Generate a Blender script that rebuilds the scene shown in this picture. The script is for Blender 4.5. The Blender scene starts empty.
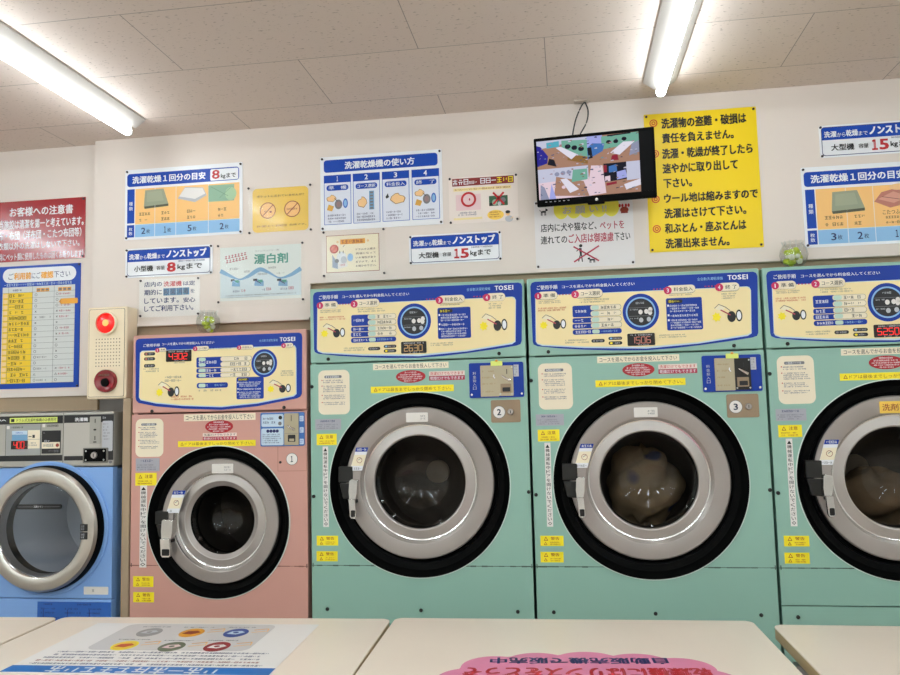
# laundromat wall: coin washer-dryers, signs above, tables in front
# measured positions on the wall boards and table tops, in metres
D={'A_band':(-1.7373,2.4883,-1.2611,2.4314),'A_title':(-1.7148,2.4756,-1.4035,2.4336),'A_wbox':(-1.3811,2.4822,-1.263,2.4288),'A_n8':(-1.3688,2.4768,-1.3358,2.4355),'A_kg':(-1.3331,2.4589,-1.2751,2.435),'A_colu':(-1.7335,2.4233,-1.7006,2.2771),'A_cold':(-1.7315,2.2762,-1.6999,2.2196),'A_orange':(-1.6996,2.4239,-1.2592,2.263),'A_blue':(-1.6977,2.277,-1.2592,2.2156),'A_dv':(-1.6133,2.3862,-1.5216,2.3803,-1.3854,2.3716),'A_im1':(-1.6617,2.4122,-1.5545,2.3277),'A_im2':(-1.5151,2.4054,-1.3965,2.3361),'A_im3':(-1.3855,2.3988,-1.2732,2.3267),'A_cp':(-1.6434,2.3194,-1.5664,2.2784),'A_n1':(-1.6715,2.2572,-1.6328,2.2304),'A_n2':(-1.5833,2.2549,-1.5451,2.2291),'A_n3':(-1.4714,2.2565,-1.4354,2.2283),'A_n4':(-1.34,2.2534,-1.3028,2.2252),'B_plate':(-1.2041,2.3807,-0.9752,2.2048),'B_t':(-1.1865,2.3534,-0.9922,2.3432),'B_c1':(-1.1407,2.2908),'B_c2':(-1.0404,2.2918),'B_r':(-1.0402,2.3245,-1.0406,2.2592),'B_t2':(-1.1867,2.2329,-0.984,2.2247),'B_pins':(-1.2189,2.3835,-0.9655,2.3823,-0.9644,2.2042,-1.2154,2.2043),'D_r1a':(-1.6589,2.0302,-1.583,2.0094),'D_r1b':(-1.5764,2.0292,-1.4989,2.0075),'D_r1c':(-1.4927,2.0273,-1.4428,2.0081),'D_r2a':(-1.6586,1.9987,-1.5835,1.976),'D_r2b':(-1.5774,2.001,-1.467,1.972),'D_r2c':(-1.463,1.9938,-1.4439,1.9777),'D_r3':(-1.6582,1.9644,-1.5111,1.9419),'D_r3b':(-1.4923,1.9611,-1.4416,1.9409),'D_r4':(-1.6578,1.9341,-1.4498,1.9094),'E_sheet':(-1.3384,2.1517,-1.0058,1.9386),'E_t':(-1.198,2.1202,-1.0589,2.0787),'E_s':(-1.1944,2.1351,-1.0963,2.1281),'E_red':(-1.3188,2.1185,-1.2127,2.1175),'E_red2':(-1.3141,2.0983,-1.215,2.1021),'E_w':(-1.3372,2.0594,-1.2909,2.035,-1.2564,2.0223,-1.222,2.033,-1.1762,2.0573,-1.1398,2.0453,-1.0945,2.0212,-1.0493,2.03,-1.0063,2.0541),'E_p1':(-1.2932,2.0241,-1.2564,1.9936),'E_p2':(-1.2014,2.0219,-1.1581,1.9913),'E_p3':(-1.1036,2.0173,-1.0608,1.9868),'E_b':(-1.3185,1.9612,-1.0227,1.9568),'E_b2':(-1.3093,1.9519,-1.1582,1.9497),'E_n':(-1.2403,1.9775,-1.1354,1.9793,-1.045,1.9795),'E_pins':(-1.3458,2.1588,-0.9989,2.1537,-0.9982,1.9318,-1.3438,1.9349),'G_band':(-0.4052,2.3679,-0.1706,2.3386),'G_sub':(-0.401,2.3306,-0.1812,2.3204),'G_lp':(-0.3924,2.3048,-0.2978,2.2439),'G_ring':(-0.3441,2.2852),'G_rr':(-0.3434,2.3144,-0.3449,2.2561),'G_rp':(-0.2661,2.2933,-0.1956,2.2547),'G_x':(-0.2505,2.3061,-0.2089,2.259,-0.2102,2.3052,-0.2501,2.2615),'G_bub':(-0.2743,2.2391,-0.2116,2.2012),'G_head':(-0.1967,2.2286),'G_lt':(-0.3844,2.2389,-0.3085,2.2223),'G_bt':(-0.266,2.2352,-0.2198,2.2085),'G_yl':(-0.402,2.2159,-0.2937,2.2078),'H_inn':(-0.9045,2.1758,-0.6939,2.0302),'H_t':(-0.8477,2.1586,-0.749,2.1393),'H_red':(-0.8723,2.1226),'H_rr':(-0.8721,2.14,-0.8725,2.1051),'H_box':(-0.8803,2.101,-0.819,2.044),'H_disc':(-0.8085,2.0868,-0.7972,2.0863),'H_l1':(-0.7862,2.1215,-0.709,2.1128),'H_l2':(-0.7864,2.1055,-0.7075,2.0965),'H_l3':(-0.7866,2.0892,-0.7078,2.0799),'H_l4':(-0.7868,2.0729,-0.7063,2.0636),'H_l5':(-0.7871,2.0563,-0.7065,2.0481),'H_face':(-0.8359,2.1074),'J_yel':(-0.021,2.2338,0.2084,2.1886),'J_t0':(0.0072,2.2297,0.1675,2.2055),'J_dog':(-0.0779,2.2324,-0.048,2.2063),'J_crab':(0.2103,2.2341,0.2525,2.1979),'J_t1':(-0.0761,2.174,0.1288,2.143),'J_t2':(0.1406,2.172,0.2285,2.1411),'J_t3':(-0.0776,2.1281,0.0198,2.0972),'J_t4':(0.0247,2.1306,0.1884,2.0956),'J_t5':(0.192,2.1274,0.2482,2.0971),'J_x':(0.0417,2.083,0.1325,2.0257,0.1347,2.0814,0.0419,2.0256),'J_head':(0.0684,2.085),'J_pet':(0.0913,2.0398,0.123,2.02),'J_cor':(-0.0993,2.0159,0.2654,2.019),'K_l1':(0.3776,2.5437,0.678,2.5035),'K_l2':(0.378,2.4868,0.6315,2.449),'K_l3':(0.3753,2.4293,0.6939,2.3896),'K_l4':(0.3747,2.3738,0.6399,2.3347),'K_l5':(0.3751,2.3165,0.4767,2.2807),'K_l6':(0.3745,2.2614,0.703,2.2241),'K_l7':(0.3729,2.2056,0.6597,2.1677),'K_l8':(0.3723,2.1509,0.6567,2.1121),'K_l9':(0.3717,2.0944,0.5962,2.0566),'K_rings':(0.3499,2.528,0.3506,2.4122,0.3449,2.2425,0.3438,2.1319),'N_l1':(-2.2916,2.3811,-2.0014,2.3409),'N_l2':(-2.3379,2.3281,-1.9531,2.2887),'N_l3':(-2.3644,2.2812,-1.9621,2.2416),'N_l4':(-2.3397,2.2328,-1.9693,2.2013),'N_l5':(-2.3429,2.1873,-1.9528,2.1553),'O_pill':(-2.3148,2.1212,-1.9821,2.0611),'O_t':(-2.2889,2.1016,-2.0083,2.0752),'O_s':(-2.3075,2.0541,-1.9926,2.0463),'O_table':(-2.3138,2.043,-1.9858,2.0312),'O_hd':(-2.267,2.0308,-2.2206,2.0246),'O_h2':(-2.1594,2.0319,-2.1002,2.0192),'O_h3':(-2.0614,2.0315,-2.0015,2.0175),'O_yc':(-2.3109,2.0186,-2.1764,2.0146),'O_cols':(-2.1764,2.0125,-2.0787,2.0283,-1.9837,2.0359),'O_row1':(-2.1643,2.0019,-2.0686,2.0037),'O_tag':(-2.0561,1.9863,-1.9715,1.9635),'O_rowN':(-2.1591,1.6509,-2.0626,1.6517),'O_tb':(-2.3085,1.6419,-1.9804,1.6415),'P_face':(-1.8513,1.9253,-1.6772,1.5639),'P_lamp':(-1.7672,1.8605),'P_lr':(-1.7679,1.9016,-1.7666,1.8195),'P_gr':(-1.8112,1.7985,-1.7133,1.6937),'P_btn':(-1.7645,1.6349),'P_br':(-1.7652,1.6781,-1.7637,1.5893),'P_bi':(-1.7679,1.6135),'W_t1':(-1.8832,1.4964,-1.8285,1.482),'W_ua':(-2.2034,1.4993,-2.1749,1.4847),'W_pa':(-2.149,1.4505,-2.0836,1.4353),'W_pb':(-2.1486,1.4364,-2.083,1.4129),'W_pc':(-2.081,1.452,-2.03,1.3814),'W_blk':(-2.0212,1.4492,-1.941,1.3607),'W_wht':(-2.0201,1.4046,-1.9445,1.3801),'W_ctxt':(-1.7684,1.4818,-1.7309,1.3767)}
T={'post':(-1.4925,-0.4575,-0.7728,-0.4306,-0.7559,-0.8865,-1.4654,-0.9177),'band':(-1.4695,-0.8812,-0.7604,-0.8609),'gray':(-1.3684,-0.4729,-0.8964,-0.4524,-0.8787,-0.7106,-1.338,-0.7335),'c':(-1.2621,-0.5471,-1.1295,-0.544,-0.9942,-0.5366,-1.2635,-0.6786,-1.121,-0.6802,-0.9911,-0.6714),'rows':(-1.4092,-0.7564,-0.8129,-0.7321,-1.4297,-0.8516,-0.8117,-0.8379),'cloud':(-0.3121,-0.77,0.0233,-0.6649,0.3419,-0.7374),'ct1':(-0.2095,-0.778,0.2354,-0.6908),'ct2':(-0.2759,-0.85,0.3285,-0.7459),'crk':(-1.6445,-0.689,-1.6525,-0.5674),'mark':(0.2827,-0.466)}
CAM=(788.63161, -0.14574, 0.08904, -0.0236, 2.81416, 1.5)
EXPO=0.45
import bpy, math, random
from mathutils import Vector, Matrix, Euler
random.seed(7)
scene = bpy.context.scene
COL = scene.collection
PI = math.pi

# ------------------------------------------------------------------ materials
def lin(c):
    return tuple(((v/255)/12.92 if v/255 <= .04045 else ((v/255+.055)/1.055)**2.4) for v in c)
MATS = {}
def mat(name, rgb, rough=.5, metal=0., spec=.5, emit=0., coat=0., bump=0., bscale=40., var=0., aniso=0.):
    if name in MATS: return MATS[name]
    m = bpy.data.materials.new(name); m.use_nodes = True
    nt = m.node_tree; b = nt.nodes['Principled BSDF']
    c = lin(rgb) + (1,)
    b.inputs['Base Color'].default_value = c
    b.inputs['Roughness'].default_value = rough
    b.inputs['Metallic'].default_value = metal
    b.inputs['Specular IOR Level'].default_value = spec
    b.inputs['Coat Weight'].default_value = coat
    b.inputs['Coat Roughness'].default_value = .08
    if aniso: b.inputs['Anisotropic'].default_value = aniso
    if emit:
        b.inputs['Emission Color'].default_value = c
        b.inputs['Emission Strength'].default_value = emit
    if bump or var:
        tc = nt.nodes.new('ShaderNodeTexCoord'); nz = nt.nodes.new('ShaderNodeTexNoise')
        nz.inputs['Scale'].default_value = bscale; nz.inputs['Detail'].default_value = 5
        nt.links.new(tc.outputs['Object'], nz.inputs['Vector'])
        if bump:
            bp = nt.nodes.new('ShaderNodeBump'); bp.inputs['Strength'].default_value = bump; bp.inputs['Distance'].default_value = .01
            nt.links.new(nz.outputs['Fac'], bp.inputs['Height']); nt.links.new(bp.outputs['Normal'], b.inputs['Normal'])
        if var:
            mx = nt.nodes.new('ShaderNodeMix'); mx.data_type = 'RGBA'
            mx.inputs['A'].default_value = tuple(v*(1-var) for v in c[:3]) + (1,)
            mx.inputs['B'].default_value = tuple(min(1, v*(1+var)) for v in c[:3]) + (1,)
            nt.links.new(nz.outputs['Fac'], mx.inputs['Factor']); nt.links.new(mx.outputs['Result'], b.inputs['Base Color'])
    MATS[name] = m
    return m

def clear_mat(name, tint=(1,1,1), gloss=.08, rough=.03, bump=0., bscale=12., fres=True, ior=1.45):
    """thin clear sheet: transparent + a mirror-like coat by Fresnel"""
    m = bpy.data.materials.new(name); m.use_nodes = True; nt = m.node_tree
    nt.nodes.remove(nt.nodes['Principled BSDF'])
    out = nt.nodes['Material Output']
    tr = nt.nodes.new('ShaderNodeBsdfTransparent'); tr.inputs['Color'].default_value = tuple(tint)+(1,)
    gl = nt.nodes.new('ShaderNodeBsdfGlossy'); gl.inputs['Roughness'].default_value = rough
    mx = nt.nodes.new('ShaderNodeMixShader')
    f0 = ((ior-1)/(ior+1))**2
    fr = nt.nodes.new('ShaderNodeLayerWeight'); fr.inputs['Blend'].default_value = .5
    pw = nt.nodes.new('ShaderNodeMath'); pw.operation='POWER'; pw.inputs[1].default_value=5
    ma = nt.nodes.new('ShaderNodeMath'); ma.operation='MULTIPLY_ADD'; ma.inputs[1].default_value=1-f0; ma.inputs[2].default_value=f0
    nt.links.new(fr.outputs['Facing'], pw.inputs[0]); nt.links.new(pw.outputs[0], ma.inputs[0]); nt.links.new(ma.outputs[0], mx.inputs['Fac'])
    nt.links.new(tr.outputs['BSDF'], mx.inputs[1]); nt.links.new(gl.outputs['BSDF'], mx.inputs[2])
    if bump:
        tc = nt.nodes.new('ShaderNodeTexCoord'); nz = nt.nodes.new('ShaderNodeTexNoise'); nz.inputs['Scale'].default_value = bscale
        nt.links.new(tc.outputs['Object'], nz.inputs['Vector'])
        bp = nt.nodes.new('ShaderNodeBump'); bp.inputs['Strength'].default_value = bump; bp.inputs['Distance'].default_value = .01
        nt.links.new(nz.outputs['Fac'], bp.inputs['Height'])
        nt.links.new(bp.outputs['Normal'], gl.inputs['Normal']); nt.links.new(bp.outputs['Normal'], fr.inputs['Normal'])
    nt.links.new(mx.outputs['Shader'], out.inputs['Surface'])
    MATS[name] = m
    return m

WALL = mat('wall_paint', (226,213,204), .45, bump=.06, bscale=9, var=.015)
WALLSIDE = mat('room_wall_paint', (232,228,222), .6, bump=.05, bscale=20)
TAN = mat('tan_filler', (164,142,116), .6, var=.05, bscale=8)
FLOOR = mat('floor_vinyl', (186,170,156), .35, var=.06, bscale=14)
WHITE = mat('print_white', (236,236,240), .35, coat=.25)
PAPER = mat('paper_white', (232,226,222), .5)
OFFW = mat('print_off_white', (226,220,214), .45)
CREAM = mat('print_cream', (243,222,168), .42)
STICK = mat('sticker_cream', (240,226,200), .5)
BLUE = mat('print_blue', (10,66,168), .4, spec=.3)
NAVY = mat('print_navy', (28,36,96), .4)
PBLUE = mat('panel_blue', (8,52,150), .4, spec=.3)
MIDBL = mat('print_mid_blue', (60,104,190), .4)
LBLUE = mat('print_light_blue', (140,186,226), .4)
PALEBL = mat('print_pale_blue', (196,214,230), .45)
STEELBL = mat('print_steel_blue', (112,158,196), .45)
ORANGE = mat('print_orange', (247,194,120), .42)
ORNG2 = mat('print_strong_orange', (232,160,40), .42)
RED = mat('print_red', (190,28,36), .4)
DRED = mat('print_dark_red', (150,18,30), .3, coat=.6)
BRED = mat('print_brown_red', (150,52,30), .45)
PURP = mat('print_plum_red', (176,50,76), .45)
MAG = mat('print_magenta', (196,24,84), .4)
PINKP = mat('print_pink', (226,136,170), .5)
LPINK = mat('print_light_pink', (232,200,202), .5)
YEL = mat('print_yellow', (240,206,6), .4)
YELW = mat('print_warm_yellow', (238,196,78), .4, coat=.2)
YELB = mat('sticker_yellow', (248,226,30), .45)
YELG = mat('label_yellow_green', (226,236,120), .45)
BLACK = mat('print_black', (22,20,22), .45)
GREY = mat('print_grey', (120,118,122), .5)
LGREY = mat('print_light_grey', (186,186,192), .45)
TEAL = mat('print_teal', (48,140,122), .45)
TEALB = mat('print_teal_blue', (28,112,158), .45)
DGREEN = mat('print_dark_green', (48,92,62), .45)
GRNGREY = mat('print_grey_green', (150,156,132), .5)
SAGE = mat('print_sage', (142,178,150), .5)
SKIN = mat('print_skin', (240,196,140), .5)
GREEN = mat('green_enamel', (143,181,166), .36, var=.012, bscale=3)
PINK = mat('pink_enamel', (203,151,139), .36, var=.012, bscale=3)
WBLUE = mat('blue_enamel', (132,172,230), .36, var=.02, bscale=3)
RIMC = mat('pale_rim', (206,218,210), .4)
BLKPL = mat('black_plastic', (6,6,6), .55, spec=.06)
BLKM = mat('black_matte', (10,10,10), .7)
SEAM = mat('dark_seam', (36,34,32), .8)
GRIME = mat('grime_line', (74,92,82), .8)
GRIMEP = mat('grime_line_pink', (136,92,82), .8)
STEEL = mat('brushed_steel', (178,170,165), .4, .65)
STEELD = mat('door_casting', (160,151,146), .42, .5)
CHROME = mat('chrome', (212,210,208), .2, 1.)
SILVER = mat('silver_paint', (196,190,182), .34, .9)
CONS = mat('console_silver', (176,172,164), .42, .35)
TAUPE = mat('taupe_plate', (150,128,104), .5, .3)
BEIGEM = mat('beige_metal', (178,166,140), .42, .5)
DRUM = mat('drum_steel', (112,104,98), .5, .4)
DRUMH = mat('drum_hub', (226,214,194), .5, .0)
GUN = mat('dark_latch', (26,24,21), .5, .2)
DARKBOX = mat('display_window', (20,10,10), .2)
SEGR = mat('segment_red', (230,36,30), .4, emit=.5)
SEGA = mat('segment_amber', (190,150,96), .4, emit=.12)
SEGP = mat('segment_faded_red', (180,110,96), .4, emit=.15)
IVORY = mat('ivory_plastic', (240,222,192), .42)
IVORYD = mat('ivory_hole', (120,98,76), .6)
LAMPR = mat('red_lens', (232,16,10), .18, emit=.45, coat=.5)
LAMPC = mat('red_lens_core', (255,120,60), .3, emit=1.8)
BTN = mat('maroon_button', (134,20,34), .25, coat=.5)
TOP = mat('table_laminate', (248,231,214), .32, var=.02, bscale=6)
EDGE = mat('table_edge_tan', (196,172,132), .5)
LEGM = mat('table_leg_metal', (150,150,150), .4, .8)
TUBE = mat('tube_glow', (230,248,255), .4, emit=1.)
FIX = mat('batten_white', (196,190,184), .5)
TACK = mat('tack_dark', (66,54,58), .35, .6)
SCRB = mat('screen_off', (3,3,4), .4, spec=.1)
LAUN = mat('brown_fabric', (150,126,98), .9, var=.35, bscale=9)
LAUB = mat('blue_fabric', (70,76,110), .9)
LAUD = mat('dark_fabric', (70,58,44), .9, var=.4, bscale=7)
LAUW = mat('grey_white_fabric', (176,180,186), .9, var=.1, bscale=7)
BEAD = mat('green_beads', (196,216, 40), .35)
CABLE = mat('cable_black', (18,18,18), .5)
POSTB = mat('poster_bright_blue', (18,110,190), .35)
POSTG = mat('poster_pale_grey', (214,208,206), .4)
GLASS = clear_mat('door_glass_tint', (.54,.52,.50), ior=1.42)
WGLASS = clear_mat('washer_glass_tint', (.86,.88,.92), ior=1.7, rough=.12)
LAM = clear_mat('laminate_film', (.995,.995,.99), rough=.16, bump=.3, bscale=7, ior=1.3)
BALLG = clear_mat('clear_plastic', (.86,.87,.85), rough=.12, ior=1.9)

# ------------------------------------------------------------------ text
GC = {}
def glyphs(s, bold=.012, res=2):
    key = (s, bold, res)
    if key in GC: return GC[key]
    c = bpy.data.curves.new('txt', 'FONT'); c.body = s; c.resolution_u = res; c.dimensions = '2D'; c.fill_mode = 'FRONT'
    o = bpy.data.objects.new('txt', c); COL.objects.link(o)
    dg = bpy.context.evaluated_depsgraph_get(); dg.update()
    ev = o.evaluated_get(dg); me = ev.to_mesh()
    V = [(v.co.x, v.co.y) for v in me.vertices]; F = [tuple(p.vertices) for p in me.polygons]
    ev.to_mesh_clear(); bpy.data.objects.remove(o); bpy.data.curves.remove(c)
    if V:
        x0 = min(v[0] for v in V); x1 = max(v[0] for v in V); y0 = min(v[1] for v in V); y1 = max(v[1] for v in V)
        V = [((a-x0)/max(1e-6, x1-x0), (b-y0)/max(1e-6, y1-y0)) for a, b in V]
    GC[key] = (V, F)
    return GC[key]

# ------------------------------------------------------------------ mesh builder (x right, z up, front faces -y)
class MB:
    def __init__(s, split=False): s.split=split; s.marks=[]; s.v=[]; s.f=[]; s.m=[]; s.sm=[]; s.mats=[]
    def mi(s, m):
        if m not in s.mats: s.mats.append(m)
        return s.mats.index(m)
    def mark(s):
        if s.split: s.marks.append((len(s.v),len(s.f)))
    def raw(s, V, F, m, smooth=False):
        o = len(s.v); s.v += [tuple(p) for p in V]; i = s.mi(m)
        for f in F: s.f.append(tuple(o+k for k in f)); s.m.append(i); s.sm.append(smooth)
        return s
    def poly(s, pts, y, m, t=.0004):
        a = sum(pts[i][0]*pts[(i+1)%len(pts)][1]-pts[(i+1)%len(pts)][0]*pts[i][1] for i in range(len(pts)))
        if a < 0: pts = pts[::-1]
        n = len(pts); V = [(p[0],y,p[1]) for p in pts]+[(p[0],y+t,p[1]) for p in pts]
        F = [tuple(range(n)), tuple(range(2*n-1,n-1,-1))]+[(i,n+i,n+(i+1)%n,(i+1)%n) for i in range(n)]
        return s.raw(V, F, m)
    def plate(s, x0, x1, z0, z1, y, m, t=.0004, r=0, n=6):
        if x1 < x0: x0, x1 = x1, x0
        if z1 < z0: z0, z1 = z1, z0
        r = min(r, (x1-x0)/2-1e-5, (z1-z0)/2-1e-5)
        if r <= 0: return s.poly([(x0,z0),(x1,z0),(x1,z1),(x0,z1)], y, m, t)
        pts = []
        for cx, cz, a0 in ((x1-r,z0+r,-PI/2),(x1-r,z1-r,0),(x0+r,z1-r,PI/2),(x0+r,z0+r,PI)):
            for k in range(n+1):
                a = a0+PI/2*k/n; pts.append((cx+r*math.cos(a), cz+r*math.sin(a)))
        return s.poly(pts, y, m, t)
    def ell(s, cx, cz, rx, rz, y, m, t=.0004, n=28, rot=0):
        ca, sa = math.cos(rot), math.sin(rot)
        pts = []
        for k in range(n):
            a = 2*PI*k/n; p, q = rx*math.cos(a), rz*math.sin(a)
            pts.append((cx+p*ca-q*sa, cz+p*sa+q*ca))
        return s.poly(pts, y, m, t)
    def ring(s, cx, cz, r0, r1, y, m, t=.0004, n=36, rx=1., rz=1., ph=0.):
        V=[]; F=[]
        for k in range(n):
            a = 2*PI*k/n+ph; c, d = math.cos(a)*rx, math.sin(a)*rz
            V += [(cx+r0*c,y,cz+r0*d),(cx+r1*c,y,cz+r1*d),(cx+r0*c,y+t,cz+r0*d),(cx+r1*c,y+t,cz+r1*d)]
        for k in range(n):
            a=4*k; b=4*((k+1)%n)
            F += [(a,a+1,b+1,b),(a+1,a+3,b+3,b+1),(a+2,b+2,b+3,a+3),(a,b,b+2,a+2)]
        return s.raw(V, F, m)
    def line(s, p, q, w, y, m, t=.0004):
        dx, dz = q[0]-p[0], q[1]-p[1]; L = math.hypot(dx,dz) or 1; nx, nz = -dz/L*w/2, dx/L*w/2
        return s.poly([(p[0]+nx,p[1]+nz),(p[0]-nx,p[1]-nz),(q[0]-nx,q[1]-nz),(q[0]+nx,q[1]+nz)], y, m, t)
    def ribbon(s, pts, w, y, m, t=.0004):
        up=[]; dn=[]
        for i,p in enumerate(pts):
            ww = w(i/(len(pts)-1)) if callable(w) else w
            a = pts[max(0,i-1)]; b = pts[min(len(pts)-1,i+1)]
            dx,dz = b[0]-a[0], b[1]-a[1]; L = math.hypot(dx,dz) or 1
            up.append((p[0]-dz/L*ww/2, p[1]+dx/L*ww/2)); dn.append((p[0]+dz/L*ww/2, p[1]-dx/L*ww/2))
        for i in range(len(pts)-1): s.poly([dn[i],dn[i+1],up[i+1],up[i]], y, m, t)
        return s
    def box(s, x0, x1, y0, y1, z0, z1, m):
        V=[(x0,y0,z0),(x1,y0,z0),(x1,y1,z0),(x0,y1,z0),(x0,y0,z1),(x1,y0,z1),(x1,y1,z1),(x0,y1,z1)]
        return s.raw(V, [(0,3,2,1),(4,5,6,7),(0,1,5,4),(1,2,6,5),(2,3,7,6),(3,0,4,7)], m)
    def lathe(s, prof, cx, cz, mats, n=72, axis='y', cy=0):
        """prof: (r, offset) pairs; mats one material or one per segment"""
        V=[]; np_=len(prof)
        for k in range(n):
            a=2*PI*k/n
            for r,y in prof:
                V.append((cx+r*math.cos(a), cy+y, cz+r*math.sin(a)) if axis=='y' else (cx+r*math.cos(a), cy+r*math.sin(a), cz+y))
        o=len(s.v); s.v+=V
        for j in range(np_-1):
            m = mats[j] if isinstance(mats,(list,tuple)) else mats; i=s.mi(m)
            for k in range(n):
                a=k*np_+j; b=((k+1)%n)*np_+j
                q=(a,b,b+1,a+1) if axis=='y' else (a,b,b+1,a+1)
                s.f.append(tuple(o+z for z in (q if axis=='z' else q[::1]))); s.m.append(i); s.sm.append(True)
        return s
    def tube(s, pts, r, m, n=8):
        pts=[Vector(p) for p in pts]; V=[]; F=[]
        for i,p in enumerate(pts):
            d=(pts[min(len(pts)-1,i+1)]-pts[max(0,i-1)]).normalized()
            a=d.cross(Vector((0,0,1)) if abs(d.z)<.9 else Vector((1,0,0))).normalized(); b=d.cross(a)
            rr = r[i] if isinstance(r,(list,tuple)) else r
            for k in range(n):
                t=2*PI*k/n; V.append(p+a*rr*math.cos(t)+b*rr*math.sin(t))
        for i in range(len(pts)-1):
            for k in range(n): F.append((i*n+k,(i+1)*n+k,(i+1)*n+(k+1)%n,i*n+(k+1)%n))
        F += [tuple(range(n)), tuple(range((len(pts)-1)*n, len(pts)*n))]
        return s.raw(V,F,m,True)
    def text(s, t, x0, z0, x1, z1, y, m, bold=.012, res=2):
        V,F = glyphs(t,0,res)
        if x1<x0: x0,x1=x1,x0
        if z1<z0: z0,z1=z1,z0
        s.mark()
        d = bold*(z1-z0)
        if d < .00012: st = ((0,0),)
        elif d < .0004: st = ((d,0),(-d,0))
        else: st = ((d,d*.7),(-d,-d*.7),(d,-d*.7),(-d,d*.7))
        for si,(ax,az) in enumerate(st):
            s.raw([(x0+d+a*(x1-x0-2*d)+ax, y-si*.00004, z0+d+b*(z1-z0-2*d)+az) for a,b in V], F, m)
        return s
    def tb(s, t, b, y, m, bold=.012, res=2):
        return s.text(t, b[0], b[3], b[2], b[1], y, m, bold, res)
    def vtext(s, t, x0, z0, x1, z1, y, m, bold=.012):
        n=len(t); h=(z1-z0)/n
        for i,ch in enumerate(t):
            zt=z1-i*h
            if ch=='ー': s.plate((x0+x1)/2-.0012,(x0+x1)/2+.0012,zt-h*.85,zt-h*.1,y,m,.0002); continue
            k = .25 if ch in 'ゃゅょッっ' else .06
            s.text(ch, x0+(x1-x0)*k*.5, zt-h*(1-.06), x1-(x1-x0)*k*.5, zt-h*(.06+k), y, m, bold, 1)
        return s
    def scrib(s, x0, z0, x1, z1, rows, y, m, fill=.6, dens=.9, ragged=.25):
        """lines of print too small to read: tiny character-sized marks"""
        if x1<x0: x0,x1=x1,x0
        if z1<z0: z0,z1=z1,z0
        s.mark()
        h=(z1-z0)/rows; ch=h*fill
        for r in range(rows):
            zt=z1-r*h-(h-ch)/2; x=x0; xe=x1-(x1-x0)*random.uniform(0,ragged)
            while x+ch*.8<xe:
                if random.random()<dens:
                    w=ch*random.uniform(.55,.85)
                    k=random.random()
                    st=min(w*.24,.0011)
                    w=ch*.86; sh=ch*.13
                    H=lambda v,a=0,b=1: s.plate(x+a*w,x+b*w,zt-ch*v-sh/2,zt-ch*v+sh/2,y,m,.0002)
                    U=lambda u,a=0,b=1: s.plate(x+u*w-sh/2,x+u*w+sh/2,zt-ch*b,zt-ch*a,y-.00004,m,.0002)
                    if k<.16: H(.1); H(.5,.1,.9); H(.92); U(.5)
                    elif k<.32: U(.08); U(.92); H(.08); H(.5); H(.92)
                    elif k<.46: H(.25); U(.5); H(.6,.2,.8); U(.15,.6,1); U(.85,.6,1)
                    elif k<.58: U(.2); H(.3,.2,1); H(.65,.35,1); U(.75,.3,1)
                    elif k<.70: H(.2,.1,.9); U(.45,.2,.95); H(.8,.3,1)
                    elif k<.80: U(.25,.15,.8); U(.8,.2,.6)
                    elif k<.90: H(.15,.2,.8); H(.5); U(.3,.5,1); U(.7,.5,1)
                    else: H(.5)
                x+=ch
        return s
    def seg7(s, txt, x0, z0, x1, z1, y, m):
        n=len(txt); w=(x1-x0)/n; S={'0':'abcdef','1':'bc','2':'abged','3':'abgcd','4':'fgbc','5':'afgcd','6':'afgedc','7':'abc','8':'abcdefg','9':'abcfgd'}
        for i,c in enumerate(txt):
            a=x0+i*w+w*.14; b=x0+(i+1)*w-w*.14; mid=(z0+z1)/2; k=min(w,z1-z0)*.11
            P={'a':((a,z1),(b,z1)),'d':((a,z0),(b,z0)),'g':((a,mid),(b,mid)),'f':((a,mid),(a,z1)),'b':((b,mid),(b,z1)),'e':((a,z0),(a,mid)),'c':((b,z0),(b,mid))}
            for q in S[c]: s.line(P[q][0],P[q][1],k*1.3,y,m,.0003)
        return s
    def hole(s, x0, x1, z0, z1, cx, cz, r, y, m, t=.004, n=96):
        """front plate with a round hole"""
        ang=[2*PI*k/n for k in range(n)]+[math.atan2(z-cz,x-cx)%(2*PI) for x in (x0,x1) for z in (z0,z1)]
        ang=sorted(set(ang)); I=[];O=[]
        for a in ang:
            c,d=math.cos(a),math.sin(a); T=1e9
            if c>1e-9: T=min(T,(x1-cx)/c)
            if c<-1e-9: T=min(T,(x0-cx)/c)
            if d>1e-9: T=min(T,(z1-cz)/d)
            if d<-1e-9: T=min(T,(z0-cz)/d)
            I.append((cx+r*c,cz+r*d)); O.append((cx+T*c,cz+T*d))
        k=len(ang); V=[(p[0],y,p[1]) for p in I]+[(p[0],y,p[1]) for p in O]+[(p[0],y+t,p[1]) for p in I]+[(p[0],y+t,p[1]) for p in O]
        F=[]
        for i in range(k):
            j=(i+1)%k; F+=[(i,k+i,k+j,j),(2*k+i,2*k+j,3*k+j,3*k+i),(i,j,2*k+j,2*k+i),(k+i,3*k+i,3*k+j,k+j)]
        return s.raw(V,F,m)
    def build(s, name, parent=None, origin=(0,0,0), loc=None, rot=None, bevel=0, label=None, sharp=35):
        if s.split and len(s.marks)>1:          # every line of print becomes a part of its own
            mk=s.marks+[(len(s.v),len(s.f))]; mk[0]=(0,0); out=None
            for i in range(len(mk)-1):
                (v0,f0),(v1,f1)=mk[i],mk[i+1]
                if f1==f0: continue
                p=MB(); p.v=s.v[v0:v1]; p.sm=s.sm[f0:f1]; p.f=[tuple(k-v0 for k in f) for f in s.f[f0:f1]]
                used=sorted(set(s.m[f0:f1])); p.mats=[s.mats[k] for k in used]; p.m=[used.index(k) for k in s.m[f0:f1]]
                out=p.build(name,parent,origin,loc,rot,bevel,label,sharp)
            return out
        me=bpy.data.meshes.new(name)
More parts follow.
